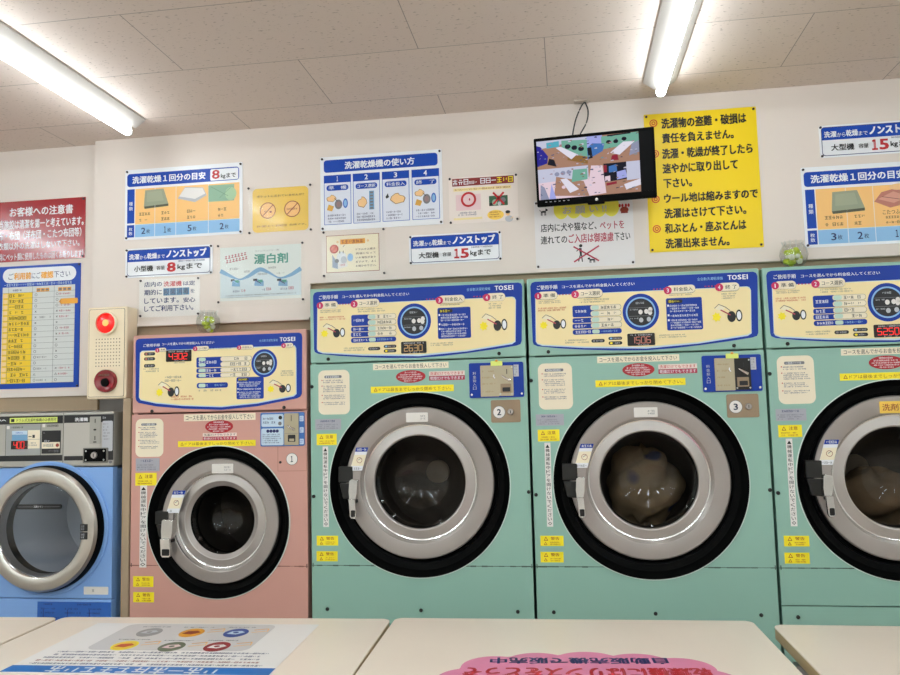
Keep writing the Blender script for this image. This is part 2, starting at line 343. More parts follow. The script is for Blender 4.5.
        ox,oy,oz=origin
        me.from_pydata([(a-ox,b-oy,c-oz) for a,b,c in s.v],[],s.f)
        for m in s.mats: me.materials.append(m)
        me.polygons.foreach_set('material_index', s.m); me.polygons.foreach_set('use_smooth', s.sm)
        me.update()
        if any(s.sm): me.set_sharp_from_angle(angle=math.radians(sharp))
        o=bpy.data.objects.new(name, me); COL.objects.link(o)
        if parent is not None: o.parent=parent
        if loc: o.location=loc
        if rot: o.rotation_euler=rot
        if bevel:
            b=o.modifiers.new('bevel','BEVEL'); b.width=bevel; b.segments=2; b.limit_method='ANGLE'; b.angle_limit=math.radians(40)
        if label: o['label']=label
        return o

def tag(o, label, cat, group=None):
    o['label']=label; o['category']=cat
    if group: o['group']=group
    return o
def thing(name, label, cat, loc=(0,0,0), rot=(0,0,0), group=None):
    o=bpy.data.objects.new(name,None); o.empty_display_size=.05; COL.objects.link(o)
    o.location=loc; o.rotation_euler=rot
    return tag(o,label,cat,group)
def struct(mb, name, **k):
    o=mb.build(name, **k); o['kind']='structure'; return o

# ------------------------------------------------------------------ room shell
CZ=2.627; YW=.10
XL,XR,YB=-4.3,4.3,-5.2
struct(MB().box(XL,XR,YB,1.25,-.1,0,FLOOR),'floor')
cm=bpy.data.materials.new('ceiling_board'); cm.use_nodes=True; nt=cm.node_tree; pb=nt.nodes['Principled BSDF']; pb.inputs['Roughness'].default_value=.85
tc=nt.nodes.new('ShaderNodeTexCoord'); mp=nt.nodes.new('ShaderNodeMapping'); mp.inputs['Location'].default_value=(.818,.088,0)
nt.links.new(tc.outputs['Object'],mp.inputs['Vector'])
bk=nt.nodes.new('ShaderNodeTexBrick'); bk.offset=.5; bk.offset_frequency=2
CC=lin((222,207,197))
bk.inputs['Color1'].default_value=CC+(1,); bk.inputs['Color2'].default_value=tuple(c*.96 for c in CC)+(1,); bk.inputs['Mortar'].default_value=tuple(c*.45 for c in CC)+(1,)
bk.inputs['Scale'].default_value=1; bk.inputs['Mortar Size'].default_value=.0016; bk.inputs['Mortar Smooth'].default_value=.3
bk.inputs['Brick Width'].default_value=.787; bk.inputs['Row Height'].default_value=.3735
nt.links.new(mp.outputs['Vector'],bk.inputs['Vector'])
mp2=nt.nodes.new('ShaderNodeMapping'); mp2.inputs['Scale'].default_value=(44,92,1); nt.links.new(tc.outputs['Object'],mp2.inputs['Vector'])
nz=nt.nodes.new('ShaderNodeTexNoise'); nz.inputs['Scale'].default_value=1.6; nz.inputs['Detail'].default_value=2; nt.links.new(mp2.outputs['Vector'],nz.inputs['Vector'])
rp=nt.nodes.new('ShaderNodeValToRGB'); rp.color_ramp.elements[0].position=.29; rp.color_ramp.elements[0].color=(.62,.60,.58,1); rp.color_ramp.elements[1].position=.36; rp.color_ramp.elements[1].color=(1,1,1,1)
nt.links.new(nz.outputs['Fac'],rp.inputs['Fac'])
mx=nt.nodes.new('ShaderNodeMix'); mx.data_type='RGBA'; mx.blend_type='MULTIPLY'; mx.inputs['Factor'].default_value=1
nt.links.new(bk.outputs['Color'],mx.inputs['A']); nt.links.new(rp.outputs['Color'],mx.inputs['B']); nt.links.new(mx.outputs['Result'],pb.inputs['Base Color'])
bp=nt.nodes.new('ShaderNodeBump'); bp.inputs['Strength'].default_value=.35; bp.inputs['Distance'].default_value=.003
nt.links.new(rp.outputs['Color'],bp.inputs['Height']); nt.links.new(bp.outputs['Normal'],pb.inputs['Normal'])
struct(MB().box(XL,XR,YB,1.25,CZ,CZ+.1,cm),'ceiling')
# back wall boards above the machines (step over the lower pink one), and the left section
wb=MB()
wb.poly([(-1.884,1.852),(-.974,1.852),(-.974,1.992),(XR,1.992),(XR,CZ),(-1.884,CZ)],YW,WALL,.06)
wb.box(XL,XR,1.15,1.25,0,CZ,WALLSIDE)
struct(wb,'wall_back')
struct(MB().box(XL,-1.886,.14,.2,1.585,CZ,WALL),'wall_left_section')
struct(MB().box(XL-.1,XL,YB,1.25,0,CZ,WALLSIDE),'wall_left')
struct(MB().box(XR,XR+.1,YB,1.25,0,CZ,WALLSIDE),'wall_right')
struct(MB().box(XL,XR,YB-.1,YB,0,CZ,WALLSIDE),'wall_front')
t=MB(); t.box(-.974,XR,.093,YW,1.992,2.001,WALL); t.box(-1.884,-.974,.093,YW,1.852,1.861,WALL); t.box(-.974,-.968,.093,YW,1.861,1.992,WALL)
struct(t,'trim_1')
t=MB(); t.box(-.972,XR,.118,.13,1.957,1.992,TAN); t.box(-1.884,-.976,.118,.13,1.80,1.852,TAN)
struct(t,'trim_2')
t=MB(); t.box(XL,-1.886,.150,.165,1.525,1.6,TAN); struct(t,'trim_3')
t=MB(); t.box(-1.688,-1.655,.004,.6,0,1.566,TAN); struct(t,'trim_4',bevel=.003)

# ------------------------------------------------------------------ ceiling lights
LAMP=36.0
TUBE.node_tree.nodes['Principled BSDF'].inputs['Emission Strength'].default_value=LAMP
TUBED=mat('dimmed_tube_glow',(240,250,255),.4,emit=14.)  # visible tubes set dimmer than the unseen ones so the ceiling stays unclipped
def batten(x, y1, label, group=None, glow=None):
    L=1.24
    r=thing('ceiling_light',label,'light',(x,y1-L/2,CZ),group=group)
    b=MB(); w=.056
    for a,c in ((-L/2,L/2),):
        V=[(-w,a,0),(w,a,0),(w,a,-.006),(.016,a,-.034),(-.016,a,-.034),(-w,a,-.006)]; V+= [(p[0],c,p[2]) for p in V]
        b.raw(V,[(0,1,2,3,4,5),(11,10,9,8,7,6)]+[(i,6+i,6+(i+1)%6,(i+1)%6) for i in range(6)],FIX)
    b.build('housing',r,bevel=.001)
    for s in (-1,1):
        h=MB(); h.box(-.012,.012,s*(L/2-.022)-.008,s*(L/2-.022)+.008,-.068,-.03,FIX); h.build('lamp_holder',r,bevel=.003)
    tb=MB(); n=14
    tb.tube([(0,-L/2+.03,-.054),(0,L/2-.03,-.054)],.0165,glow or TUBE,16)
    tb.build('fluorescent_tube',r)
    return r
batten(-1.612,-.085,'lit white fluorescent batten light at the upper left of the ceiling','ceiling lights',TUBED)
batten(.358,-.055,'white fluorescent batten light on the ceiling above the yellow sign, lit','ceiling lights',TUBED)
HID='unseen fluorescent ceiling batten adding light to the room'
for x,y in ((-3.2,-.8),(2.33,-.9),(-3.2,-2.5),(-1.61,-1.75),(-.63,-2.1),(.36,-1.75),(1.35,-2.1),(2.33,-2.5),(-2.4,-3.6),(-.63,-3.6),(1.35,-3.6),(3.2,-3.6),(-1.61,-3.1),(.36,-3.1),(-2.5,-2.0)):  # unseen, mostly added for fill light; front-left one matches glare on red notice
    batten(x,y,HID,'ceiling lights out of view')
# ------------------------------------------------------------------ signs on the wall
class Sign:
    def __init__(s, name, label, cat, x0, x1, z0, z1, y=YW, board=None, t=.0025, r=.004, group=None, bname='board'):
        s.o=((x0+x1)/2, y, z0); s.b=(x0,x1,z0,z1); s.w=x1-x0; s.h=z1-z0
        s.root=thing(name,label,cat,s.o,group=group); s.yf=y-t
        if board: s.part(MB().plate(x0,x1,z0,z1,s.yf,board,t,r),bname)
    def part(s, mb, name, **k): return mb.build(name, s.root, origin=s.o, **k)
    def pins(s, pts, r=.0045):
        for p in pts:
            MB().lathe([(0.0001,-.006),(r*.7,-.006),(r,-.003),(r,0)],0,0,TACK,12).build('thumbtack',s.root,loc=(p[0]-s.o[0],s.yf-s.o[1],p[1]-s.o[2]))
    def corners(s, i=.008):
        x0,x1,z0,z1=s.b; s.pins([(x0+i,z0+i),(x1-i,z0+i),(x1-i,z1-i),(x0+i,z1-i)])
    def F(s,u0,v0,u1,v1):
        """fractions from the top-left corner -> (x0,z_top,x1,z_bottom)"""
        x0,x1,z0,z1=s.b
        return (x0+u0*s.w, z1-v0*s.h, x0+u1*s.w, z1-v1*s.h)
def P(mb,b,y,m,r=0,t=.0004): return mb.plate(b[0],b[2],b[3],b[1],y,m,t,r)
L1,L2,L3,L4=.0004,.0008,.0012,.0016      # stacked print layers

# towel guide boards
def guide(label, x0, x1, z0, z1, kg, cols, group):
    s=Sign('guide_sign',label,'sign',x0,x1,z0,z1,board=WHITE); y=s.yf
    # columns given in board fractions
    b=MB(); P(b,s.F(.017,.06,.972,.245),y-L1,BLUE,.012); s.part(b,'title_band')
    b=MB(); P(b,s.F(.73,.075,.965,.235),y-L2,WHITE,.006)
    s.part(b,'capacity_panel')
    b=MB(); P(b,s.F(.02,.28,.083,.765),y-L1,BLUE); P(b,s.F(.02,.79,.083,.965),y-L1,BLUE)
    P(b,s.F(.09,.28,.975,.785),y-L1,ORANGE); P(b,s.F(.09,.79,.975,.965),y-L1,LBLUE)
    for u in cols['div']:
        P(b,s.F(u-.0018,.28,u+.0018,.785),y-L2,PAPER); P(b,s.F(u-.0018,.79,u+.0018,.965),y-L2,WHITE)
    s.part(b,'table_panel')
    for kind,(u0,v0,u1,v1) in cols['img']:
        x0_,zt,x1_,zb=s.F(u0,v0,u1,v1); w=x1_-x0_; h=zt-zb; b=MB()
        if kind=='stack':
            b.poly([(x0_+.03*w,zb),(x1_,zb+.08*h),(x1_,zb+.2*h),(x0_,zb+.14*h)],y-L2,mat('print_dark_olive',(82,84,64)))
            b.poly([(x0_,zb+.12*h),(x1_,zb+.2*h),(x1_-.2*w,zt),(x0_+.05*w,zt-.03*h)],y-L3,GRNGREY)
            b.poly([(x0_+.12*w,zb+.35*h),(x1_-.2*w,zb+.38*h),(x1_-.28*w,zt-.1*h),(x0_+.14*w,zt-.14*h)],y-L4,mat('print_olive',(160,164,138)))
        elif kind=='white':
            b.poly([(x0_,zb+.3*h),(x0_+.6*w,zb),(x1_,zb+.4*h),(x1_-.12*w,zt-.1*h),(x0_+.25*w,zt)],y-L2,LGREY)
            b.poly([(x0_+.05*w,zb+.42*h),(x0_+.6*w,zb+.2*h),(x1_-.05*w,zb+.5*h),(x1_-.14*w,zt-.14*h),(x0_+.25*w,zt-.05*h)],y-L3,PAPER)
        elif kind=='green':
            b.plate(x0_,x0_+.92*w,zb,zt,y-L2,SAGE); b.ell(x1_-.2*w,zb+.42*h,.2*w,.4*h,y-L3,mat('print_sage_light',(168,200,160)))
            b.line((x0_+.1*w,zt-.1*h),(x1_-.3*w,zb+.3*h),.002,y-L4,mat('print_sage_dark',(112,150,124))); b.line((x0_+.4*w,zb+.2*h),(x1_-.2*w,zt-.2*h),.0015,y-L4,MATS['print_sage_dark'])
        else:
            PK=mat('print_rosy',(190,120,104)); PK2=mat('print_rosy_light',(214,152,132))
            b.poly([(x0_,zb+.3*h),(x0_+.4*w,zb),(x1_,zb+.2*h),(x1_,zb+.7*h),(x0_+.6*w,zt-.15*h),(x0_+.2*w,zb+.7*h)],y-L2,PK)
            b.poly([(x0_+.1*w,zb+.4*h),(x0_+.5*w,zb+.2*h),(x1_-.1*w,zb+.45*h),(x0_+.5*w,zb+.7*h)],y-L3,PK2)
            b.ell(x0_+.66*w,zt-.1*h,.25*w,.14*h,y-L3,SKIN); b.line((x0_+.2*w,zb+.5*h),(x1_-.2*w,zb+.3*h),.002,y-L4,mat('print_rosy_dark',(140,78,70)))
        s.part(b,'picture')
    b=MB(1)
    b.tb('洗濯乾燥１回分の目安',s.F(.062,.10,.69,.205),y-L2,WHITE,.03)
    ub=.82 if len(kg)>1 else .79
    b.tb(kg,s.F(.745,.085,.745+(.09 if len(kg)>1 else .065),.215),y-L3,RED,.03)
    b.tb('kgまで',s.F(ub+.03,.14,.945,.22),y-L3,BLACK,.02)
    b.tb('種',s.F(.036,.46,.068,.515),y-L2,WHITE); b.tb('類',s.F(.036,.53,.068,.585),y-L2,WHITE)
    b.tb('枚',s.F(.036,.825,.068,.875),y-L2,WHITE); b.tb('数',s.F(.036,.885,.068,.935),y-L2,WHITE)
    for txt,u in cols['num']:
        b.tb(txt[0] if txt[0]!='1' else '１',s.F(u-.035 if txt[0]!='1' else u-.022,.835,u-(.0 if txt[0]!='1' else .002),.925),y-L2,NAVY,.02); b.tb('枚',s.F(u+.008,.86,u+.04,.92),y-L2,NAVY,.01)
    for u,w,txt in cols['cap']:
        if txt: b.tb(txt,s.F(u-w,.585,u+w,.64),y-L2,mat('print_umber',(92,54,30)),.01); v=.645
        else: v=.6
        b.scrib(*[(lambda q:(q[0],q[3],q[2],q[1]))(s.F(u-w*.8,v,u+w*.8,.77))[k] for k in range(4)],2,y-L2,MATS.get('print_umber') or mat('print_umber',(92,54,30)),.5)
    s.part(b,'lettering'); s.corners()
guide('blue-titled towel guide sign with a red 8, at the upper left of the wall',-1.746,-1.245,2.2045,2.494,'8',
      dict(div=(.26,.44,.715),img=(('stack',(.165,.30,.375,.57)),('white',(.455,.30,.70,.52)),('green',(.715,.30,.95,.53))),
           num=(('2',.18),('1',.36),('5',.575),('2',.845)),cap=((.18,.07,''),(.355,.05,''),(.575,.05,''),(.835,.05,''))),None)
guide('blue-titled towel guide sign with a rosy quilt picture, at the right edge',.853,1.354,2.035,2.325,'15',
      dict(div=(.29,.47,.72),img=(('stack',(.19,.32,.41,.60)),('quilt',(.475,.28,.73,.56)),('green',(.75,.32,.95,.55))),
           num=(('3',.21),('2',.385),('1',.62),('1',.86)),cap=((.205,.08,''),(.375,.05,''),(.61,.085,'こたつふとん'),(.85,.05,''))),None)

# capacity signs
def capacity(label, x0,x1,z0,z1, kind, kg):
    s=Sign('capacity_sign',label,'sign',x0,x1,z0,z1,board=WHITE,r=.008); y=s.yf
    b=MB(); P(b,s.F(.02,.05,.975,.95),y-L1,NAVY,.012); P(b,s.F(.026,.07,.969,.93),y-L2,WHITE,.011); P(b,s.F(.026,.07,.969,.44),y-L3,BLUE,.008); P(b,s.F(.026,.36,.969,.46),y-L3-.0002,BLUE)
    s.part(b,'title_band')
    b=MB(1); y4=y-.002
    b.tb('洗濯',s.F(.045,.19,.165,.385),y4,WHITE,.025); b.tb('から',s.F(.17,.25,.25,.385),y4,WHITE,.01); b.tb('乾燥',s.F(.255,.18,.37,.385),y4,WHITE,.025); b.tb('まで',s.F(.375,.25,.46,.38),y4,WHITE,.01)
    b.tb('ノンストップ',s.F(.475,.10,.935,.39),y4,WHITE,.045)
    b.tb(kind,s.F(.105,.60,.325,.81),y4,BLACK,.022); b.tb('容量',s.F(.365,.63,.46,.78),y4,BLACK,.02)
    e=.645 if len(kg)>1 else .585
    if kg=='15': b.tb('１',s.F(.49,.53,.545,.87),y4,RED,.05); b.tb('5',s.F(.56,.53,e+.005,.87),y4,RED,.05)
    else: b.tb(kg,s.F(.485,.53,e,.87),y4,RED,.05)
    b.tb('kgまで',s.F(e+.02,.60,.885,.83),y4,BLACK,.022)
    q=s.F(e+.03,.475,.92,.545); b.scrib(q[0],q[3],q[2],q[1],1,y4,NAVY,.8,1,0)
    s.part(b,'lettering'); s.corners(.006)
capacity('narrow blue and white capacity sign with a red 8, left of the bleach poster',-1.741,-1.370,2.050,2.168,'小型機','8')
capacity('narrow blue and white capacity sign with a red 15 under the four-step board',-.577,-.224,2.046,2.158,'大型機','15')
capacity('narrow blue and white capacity sign at the right edge, above the quilt guide',.923,1.276,2.356,2.473,'大型機','15')

# pocket check card
s=Sign('pocket_card','warm yellow rounded card with two barred circles, in a clear pouch','sign',-1.222,-.962,2.2015,2.381,board=None); y=YW
bb=D['B_plate']; s.yf=y-.001
b=MB(); P(b,bb,y-.001,YELW,.018,.001); s.part(b,'card')
b=MB(1); b.tb('ポケットに忘れていませんか？',D['B_t'],y-.0014,mat('print_deep_brown',(110,40,16)),.03)
q=D['B_t2']; b.text('危険です。',q[0]+.66*(q[2]-q[0]),q[3],q[2],q[1],y-.0014,mat('print_deep_brown',(110,40,16)),.02); b.scrib(q[0],q[3],q[0]+.63*(q[2]-q[0]),q[1],1,y-.0014,BRED,.95,1,0)
s.part(b,'lettering')
rr=abs(D['B_r'][1]-D['B_r'][3])/2
for k in ('B_c1','B_c2'):
    c=D[k]; b=MB(); b.ell(c[0],c[1],rr,rr,y-.0014,ORANGE); b.ring(c[0],c[1],rr*.9,rr,y-.0018,BRED); b.line((c[0]-rr*.66,c[1]-rr*.66),(c[0]+rr*.66,c[1]+rr*.66),.003,y-.0018,BRED)
    if k=='B_c1': b.ell(c[0]+.012,c[1]-.006,.005,.004,y-.0022,BRED); b.ell(c[0]-.012,c[1]-.002,.003,.002,y-.0022,BRED)
    else: b.scrib(c[0]-.022,c[1]-.004,c[0]+.022,c[1]+.004,1,y-.0022,BRED,.9,1,0)
    s.part(b,'barred_circle')
b=MB(); b.plate(-1.222,-.962,2.2015,2.381,y-.004,LAM,.0004,.006); s.part(b,'clear_pouch')
p=D['B_pins']; s.yf=y-.004; s.pins([(p[i],p[i+1]) for i in (0,2,4,6)])

# disinfection notice
s=Sign('laundry_notice','small white notice with red words and blue boxes, above the pink machine','notice',-1.680,-1.4235,1.888,2.0415,board=PAPER,t=.0015); y=s.yf
b=MB(1); b.tb('店内の',D['D_r1a'],y-L1,NAVY,.024); b.tb('洗濯機',D['D_r1b'],y-L1,RED,.024); b.tb('は定',D['D_r1c'],y-L1,NAVY,.024)
b.tb('期的に',D['D_r2a'],y-L1,NAVY,.024); b.tb('を',D['D_r2c'],y-L1,NAVY,.024)
q=D['D_r2b']; w=(q[2]-q[0])/4
for i,ch in enumerate('殺菌消毒'):
    b.plate(q[0]+i*w+.0006,q[0]+(i+1)*w-.0006,q[3],q[1],y-L1,TEALB); b.text(ch,q[0]+i*w+.002,q[3]+.002,q[0]+(i+1)*w-.002,q[1]-.002,y-L2,mat('print_deep_teal',(12,44,84)),.02)
b.tb('しています。',D['D_r3'],y-L1,NAVY,.024); b.tb('安心',D['D_r3b'],y-L1,NAVY,.024); b.tb('してご利用下さい。',D['D_r4'],y-L1,NAVY,.024)
s.part(b,'lettering'); s.corners(.006)
b=MB(); b.plate(-1.690,-1.418,1.872,2.048,YW-.003,LAM,.0004,.004); s.part(b,'clear_pouch')

# bleach poster
s=Sign('bleach_poster','clear-covered pale poster with a blue wave and green title, below the yellow card','poster',-1.350,-.991,1.915,2.163,board=None); y=YW-.001
q=D['E_sheet']; b=MB(); P(b,q,y,PALEBL if 0 else mat('print_ice',(222,226,222)),.001,.001); s.part(b,'sheet')
SX0,SX1=q[0],q[2]; SZT,SZB=q[1],q[3]
wp=[(D['E_w'][i],D['E_w'][i+1]) for i in range(0,18,2)]
def spline(pts,n=8):
    out=[]
    for i in range(len(pts)-1):
        p0=pts[max(0,i-1)];p1=pts[i];p2=pts[i+1];p3=pts[min(len(pts)-1,i+2)]
        for k in range(n):
            t=k/n; out.append(tuple(.5*(2*p1[j]+(p2[j]-p0[j])*t+(2*p0[j]-5*p1[j]+4*p2[j]-p3[j])*t*t+(3*p1[j]-p0[j]-3*p2[j]+p3[j])*t**3) for j in (0,1)))
    out.append(pts[-1]); return out
sp=spline(wp); b=MB()
for i in range(len(sp)-1): b.poly([(sp[i][0],SZB+.012),(sp[i+1][0],SZB+.012),sp[i+1],sp[i]],y-L1,mat('print_pale_water',(204,216,222)))
b.ribbon(sp,lambda t:.006+.011*(.5+.5*math.cos(t*4*PI+.2)),y-L2,STEELBL); s.part(b,'wave_band')
for k,dx in (('E_p1',0),('E_p2',.2),('E_p3',.25)):
    c=D[k]; w=c[2]-c[0]; h=c[1]-c[3]; b=MB()
    b.poly([(c[0]+.1*w,c[3]+.1*h),(c[2],c[3]),(c[2],c[1]-.3*h),(c[0]+.2*w,c[1])],y-L2,STEELBL)
    b.plate(c[0],c[0]+.4*w,c[1]-.28*h,c[1],y-L3,BLACK); b.plate(c[0]+.45*w,c[0]+.9*w,c[1]-.5*h,c[1]-.15*h,y-L3,TEAL); b.line((c[0]+.2*w,c[1]-.2*h),(c[0]+.75*w,c[3]+.35*h),.004,y-L4,NAVY if dx else LBLUE)
    s.part(b,'product_picture')
b=MB(1); b.tb('漂白剤',D['E_t'],y-L1,TEAL,.03); b.tb('コインランドリー用',D['E_s'],y-L1,GREY,.004)
def tilt_scrib(b,x0,z0,n,ch,dz,y,m):
    for i in range(n):
        x=x0+i*ch*1.05; z=z0+dz*i*ch; b.plate(x,x+ch*.8,z,z+ch*.25,y,m,.0002); b.plate(x+ch*.3,x+ch*.5,z,z+ch,y,m,.0002); b.plate(x+.1*ch,x+ch*.75,z+ch*.7,z+ch*.9,y,m,.0002)
q=D['E_red']; tilt_scrib(b,q[0],q[3]-.012,7,.0125,.16,y-L1,PURP); q=D['E_red2']; tilt_scrib(b,q[0],q[3]-.013,7,.0125,.16,y-L1,PURP)
n=D['E_n']
for i in range(3): b.scrib(n[2*i]-.012,n[2*i+1]-.006,n[2*i]+.012,n[2*i+1]+.006,1,y-L2,PURP,.9,1,0); b.scrib(n[2*i]-.045,n[2*i+1]-.006,n[2*i]-.016,n[2*i+1]+.002,1,y-L2,NAVY,.9,.9,0)
for k in ('E_b','E_b2'): q=D[k]; b.scrib(q[0],q[3],q[2],q[1],1,y-L2,GREY,.95,1,0)
for px,pz,w in ((.12,.54,.09),(.30,.60,.06),(.47,.66,.08),(.60,.55,.07),(.70,.66,.08)):
    x=SX0+px*(SX1-SX0); z=SZT-pz*(SZT-SZB)+.03; b.scrib(x,z-.006,x+w*.5,z+.003,1,y-L3,GREY,.9,.9,0)
s.part(b,'lettering')
b=MB(); b.plate(-1.350,-.991,1.915,2.163,YW-.004,LAM,.0004,.004); s.part(b,'clear_pouch')
p=D['E_pins']; s.yf=YW-.004; s.pins([(p[i],p[i+1]) for i in (0,2,4,6)])

# four-step board
s=Sign('instruction_board','large white board with a blue title and four numbered steps','sign',-.925,-.443,2.1965,2.489,board=WHITE); y=s.yf
b=MB(); P(b,s.F(.03,.045,.966,.215),y-L1,BLUE,.012); s.part(b,'title_band')
b=MB(1); b.tb('洗濯乾燥機の使い方',s.F(.205,.08,.78,.185),y-L2,WHITE,.03); s.part(b,'lettering')
steps=[(.03,.256,'1','準　備'),(.272,.494,'2','コース選択'),(.512,.734,'3','料金投入'),(.754,.976,'4','終　了')]
for i,(u0,u1,nn,tt) in enumerate(steps):
    b=MB(); P(b,s.F(u0,.255,u1,.925),y-L1,MIDBL,.002); P(b,s.F(u0+.005,.265,u1-.005,.918),y-L2,mat('print_lilac_white',(224,226,238)))
    P(b,s.F(u0,.255,u1,.36),y-L3,BLUE); P(b,s.F(u0+.022,.39,u1-.022,.465),y-L3,BLUE,.01)
    um=(u0+u1)/2; y4=y-L4
    b.tb(nn if nn!='1' else '１',s.F(um-(.014 if nn!='1' else .006),.272,um+(.014 if nn!='1' else .006),.342),y4,WHITE,.03); b.tb(tt,s.F(um-.075,.402,um+.075,.453),y4,WHITE,.015)
    q=s.F(u0+.03,.78,u1-.03,.905); b.scrib(q[0],q[3],q[2],q[1],3,y4,NAVY,.6,.95,.2)
    s.part(b,'step_panel')
    b=MB(); q=s.F(u0+.02,.50,u1-.02,.75); X0,ZT,X1,ZB=q; w=X1-X0; h=ZT-ZB
    def hand(b,cx,cz,sx,sz,fl,y):
        pts=[(-.5,-.35),(.1,-.5),(.5,-.1),(.42,.2),(.15,.45),(-.1,.5),(-.2,.3),(-.5,.2),(-.62,0)]
        b.poly([(cx+fl*p[0]*sx,cz+p[1]*sz) for p in pts],y,mat('print_hand_line',(150,104,60))); b.poly([(cx+fl*p[0]*sx*.9,cz+p[1]*sz*.88) for p in pts],y-.0003,SKIN)
    if i in (0,3):
        hand(b,X0+.25*w,ZB+.72*h,.4*w,.4*h,1,y-L3)
        b.poly([(X0+.02*w,ZB+.1*h),(X0+.25*w,ZB+.02*h),(X0+.34*w,ZB+.28*h),(X0+.1*w,ZB+.4*h)],y-L3,mat('print_ochre',(214,160,66)))
        b.ell(X0+.54*w,ZB+.38*h,.17*w,.26*h,y-L3,GREY); b.ell(X0+.54*w,ZB+.38*h,.1*w,.16*h,y-L4,mat('print_mauve_grey',(150,120,120)))
        b.ell(X0+.85*w,ZB+.42*h,.11*w,.26*h,y-L3,MIDBL); b.ell(X0+.85*w,ZB+.42*h,.065*w,.18*h,y-L4,LBLUE)
        b.line((X0+.36*w,ZB+.72*h),(X0+.5*w,ZB+.55*h),.002,y-.002,BLACK)
    elif i==1:
        hand(b,X0+.33*w,ZB+.42*h,.4*w,.62*h,1,y-L3); b.plate(X0+.62*w,X0+.84*w,ZB,ZB+h,y-L3,STEELBL)
        for k in range(6): b.plate(X0+.66*w,X0+.8*w,ZB+(k+.15)*h/6,ZB+(k+.75)*h/6,y-L4,GREY)
    else:
        hand(b,X0+.55*w,ZB+.5*h,.62*w,.6*h,-1,y-L3); b.poly([(X0+.04*w,ZB+.62*h),(X0+.14*w,ZB+.8*h),(X0+.2*w,ZB+.6*h),(X0+.08*w,ZB+.52*h)],y-L3,BLACK)
    s.part(b,'illustration')
s.corners()

# yes/no leaflet
s=Sign('rule_leaflet','small leaflet with a red ring and a red cross under dark red headline','sign',-.419,-.157,2.1945,2.3735,board=mat('print_blush',(236,222,214)),t=.0015); y=s.yf
b=MB(); P(b,D['G_band'],y-L1,BRED if 0 else mat('print_maroon',(132,30,26)),.001); q=D['G_band']; w=q[2]-q[0]; h=q[1]-q[3]
b.scrib(q[0]+.01*w,q[3]+.15*h,q[0]+.26*w,q[1]-.1*h,1,y-L2,WHITE,.95,1,0); b.scrib(q[0]+.27*w,q[3]+.2*h,q[0]+.45*w,q[1]-.4*h,1,y-L2,WHITE,.95,1,0); b.scrib(q[0]+.46*w,q[3]+.15*h,q[0]+.72*w,q[1]-.1*h,1,y-L2,WHITE,.95,1,0); b.scrib(q[0]+.73*w,q[3]+.15*h,q[0]+.98*w,q[1]-.1*h,1,y-L2,YELB,.95,1,0)
s.part(b,'headline_band')
b=MB(1); q=D['G_sub']; b.plate(q[0],q[2],q[3]-.002,q[1],y-L1,mat('print_straw',(240,220,160))); b.scrib(q[0]+.006,q[3],q[2]-.004,q[1]-.002,1,y-L2,BRED,.8,.95,0)
q=D['G_yl']; b.plate(q[0],q[2],q[3],q[1],y-L1,MATS['print_straw']); q=D['G_lt']; b.scrib(q[0],q[3],q[2],q[1],2,y-L1,NAVY,.7,.95,.1); s.part(b,'lettering')
b=MB(); P(b,D['G_lp'],y-L1,LPINK); c=D['G_ring']; r=abs(D['G_rr'][1]-D['G_rr'][3])/2; b.ring(c[0],c[1],r*.72,r,y-L2,RED); b.ell(c[0]+.004,c[1],.003,.005,y-L2,PURP); s.part(b,'permitted_picture')
b=MB(); q=D['G_rp']; P(b,q,y-L1,DGREEN); w=q[2]-q[0]; h=q[1]-q[3]
b.ell(q[0]+.3*w,q[3]+.35*h,.14*w,.3*h,y-L2,SAGE); b.ell(q[0]+.75*w,q[3]+.55*h,.14*w,.25*h,y-L2,GREY); b.plate(q[0],q[0]+.18*w,q[3],q[3]+.3*h,y-L2,BLACK); b.ell(q[0]+.55*w,q[3]+.2*h,.1*w,.2*h,y-L2,LGREY)
x=D['G_x']; b.line((x[0],x[1]),(x[2],x[3]),.0075,y-L3,RED); b.line((x[4],x[5]),(x[6],x[7]),.0075,y-L3,RED); s.part(b,'forbidden_picture')
b=MB(); q=D['G_bub']; b.ell((q[0]+q[2])/2,(q[1]+q[3])/2,(q[2]-q[0])/2,(q[1]-q[3])/2,y-L1,mat('print_honey',(248,206,90))); q=D['G_bt']; b.scrib(q[0],q[3],q[2],q[1],3,y-L2,BRED,.6,.95,.1)
h=D['G_head']; b.ell(h[0]+.004,h[1]-.026,.015,.012,y-L1,LGREY); b.ell(h[0],h[1]-.006,.008,.009,y-L2,SKIN); b.ell(h[0],h[1],.009,.006,y-L3,BLACK); b.line((h[0]+.01,h[1]-.026),(h[0]+.02,h[1]-.02),.003,y-L2,SKIN); s.part(b,'speech_bubble')
s.corners(.005)

# hot drum notice
s=Sign('hot_drum_notice','small cream notice with a red disc and orange heading, under the four-step board','sign',-.920,-.668,2.012,2.196,board=None); y=YW-.001
b=MB(); q=D['H_inn']; P(b,q,y,BRED,0,.001); b.plate(q[0]+.002,q[2]-.002,q[3]+.002,q[1]-.002,y-L1,mat('print_parchment',(240,228,200))); s.part(b,'card')
b=MB(1); q=D['H_t']; b.plate(q[0],q[2],q[3],q[1],y-L2,ORNG2); b.scrib(q[0]+.004,q[3]+.002,q[2]-.004,q[1]-.002,1,y-L3,BRED,.95,1,0)
for xx in (q[0]-.011,q[2]+.011): b.ring(xx,(q[1]+q[3])/2,.002,.004,y-L2,ORNG2)
for k,tx in (('H_l1','ドラムの上部は'),('H_l2','高温になって'),('H_l3','いる場合があり'),('H_l4','ますので、よく'),('H_l5','お確かめ下さい。')):
    q=D[k]; z=(q[1]+q[3])/2; b.text(tx,q[0],z-.0045,q[2],z+.0045,y-L2,mat('print_sepia',(96,56,40)),.02,1)
s.part(b,'lettering')
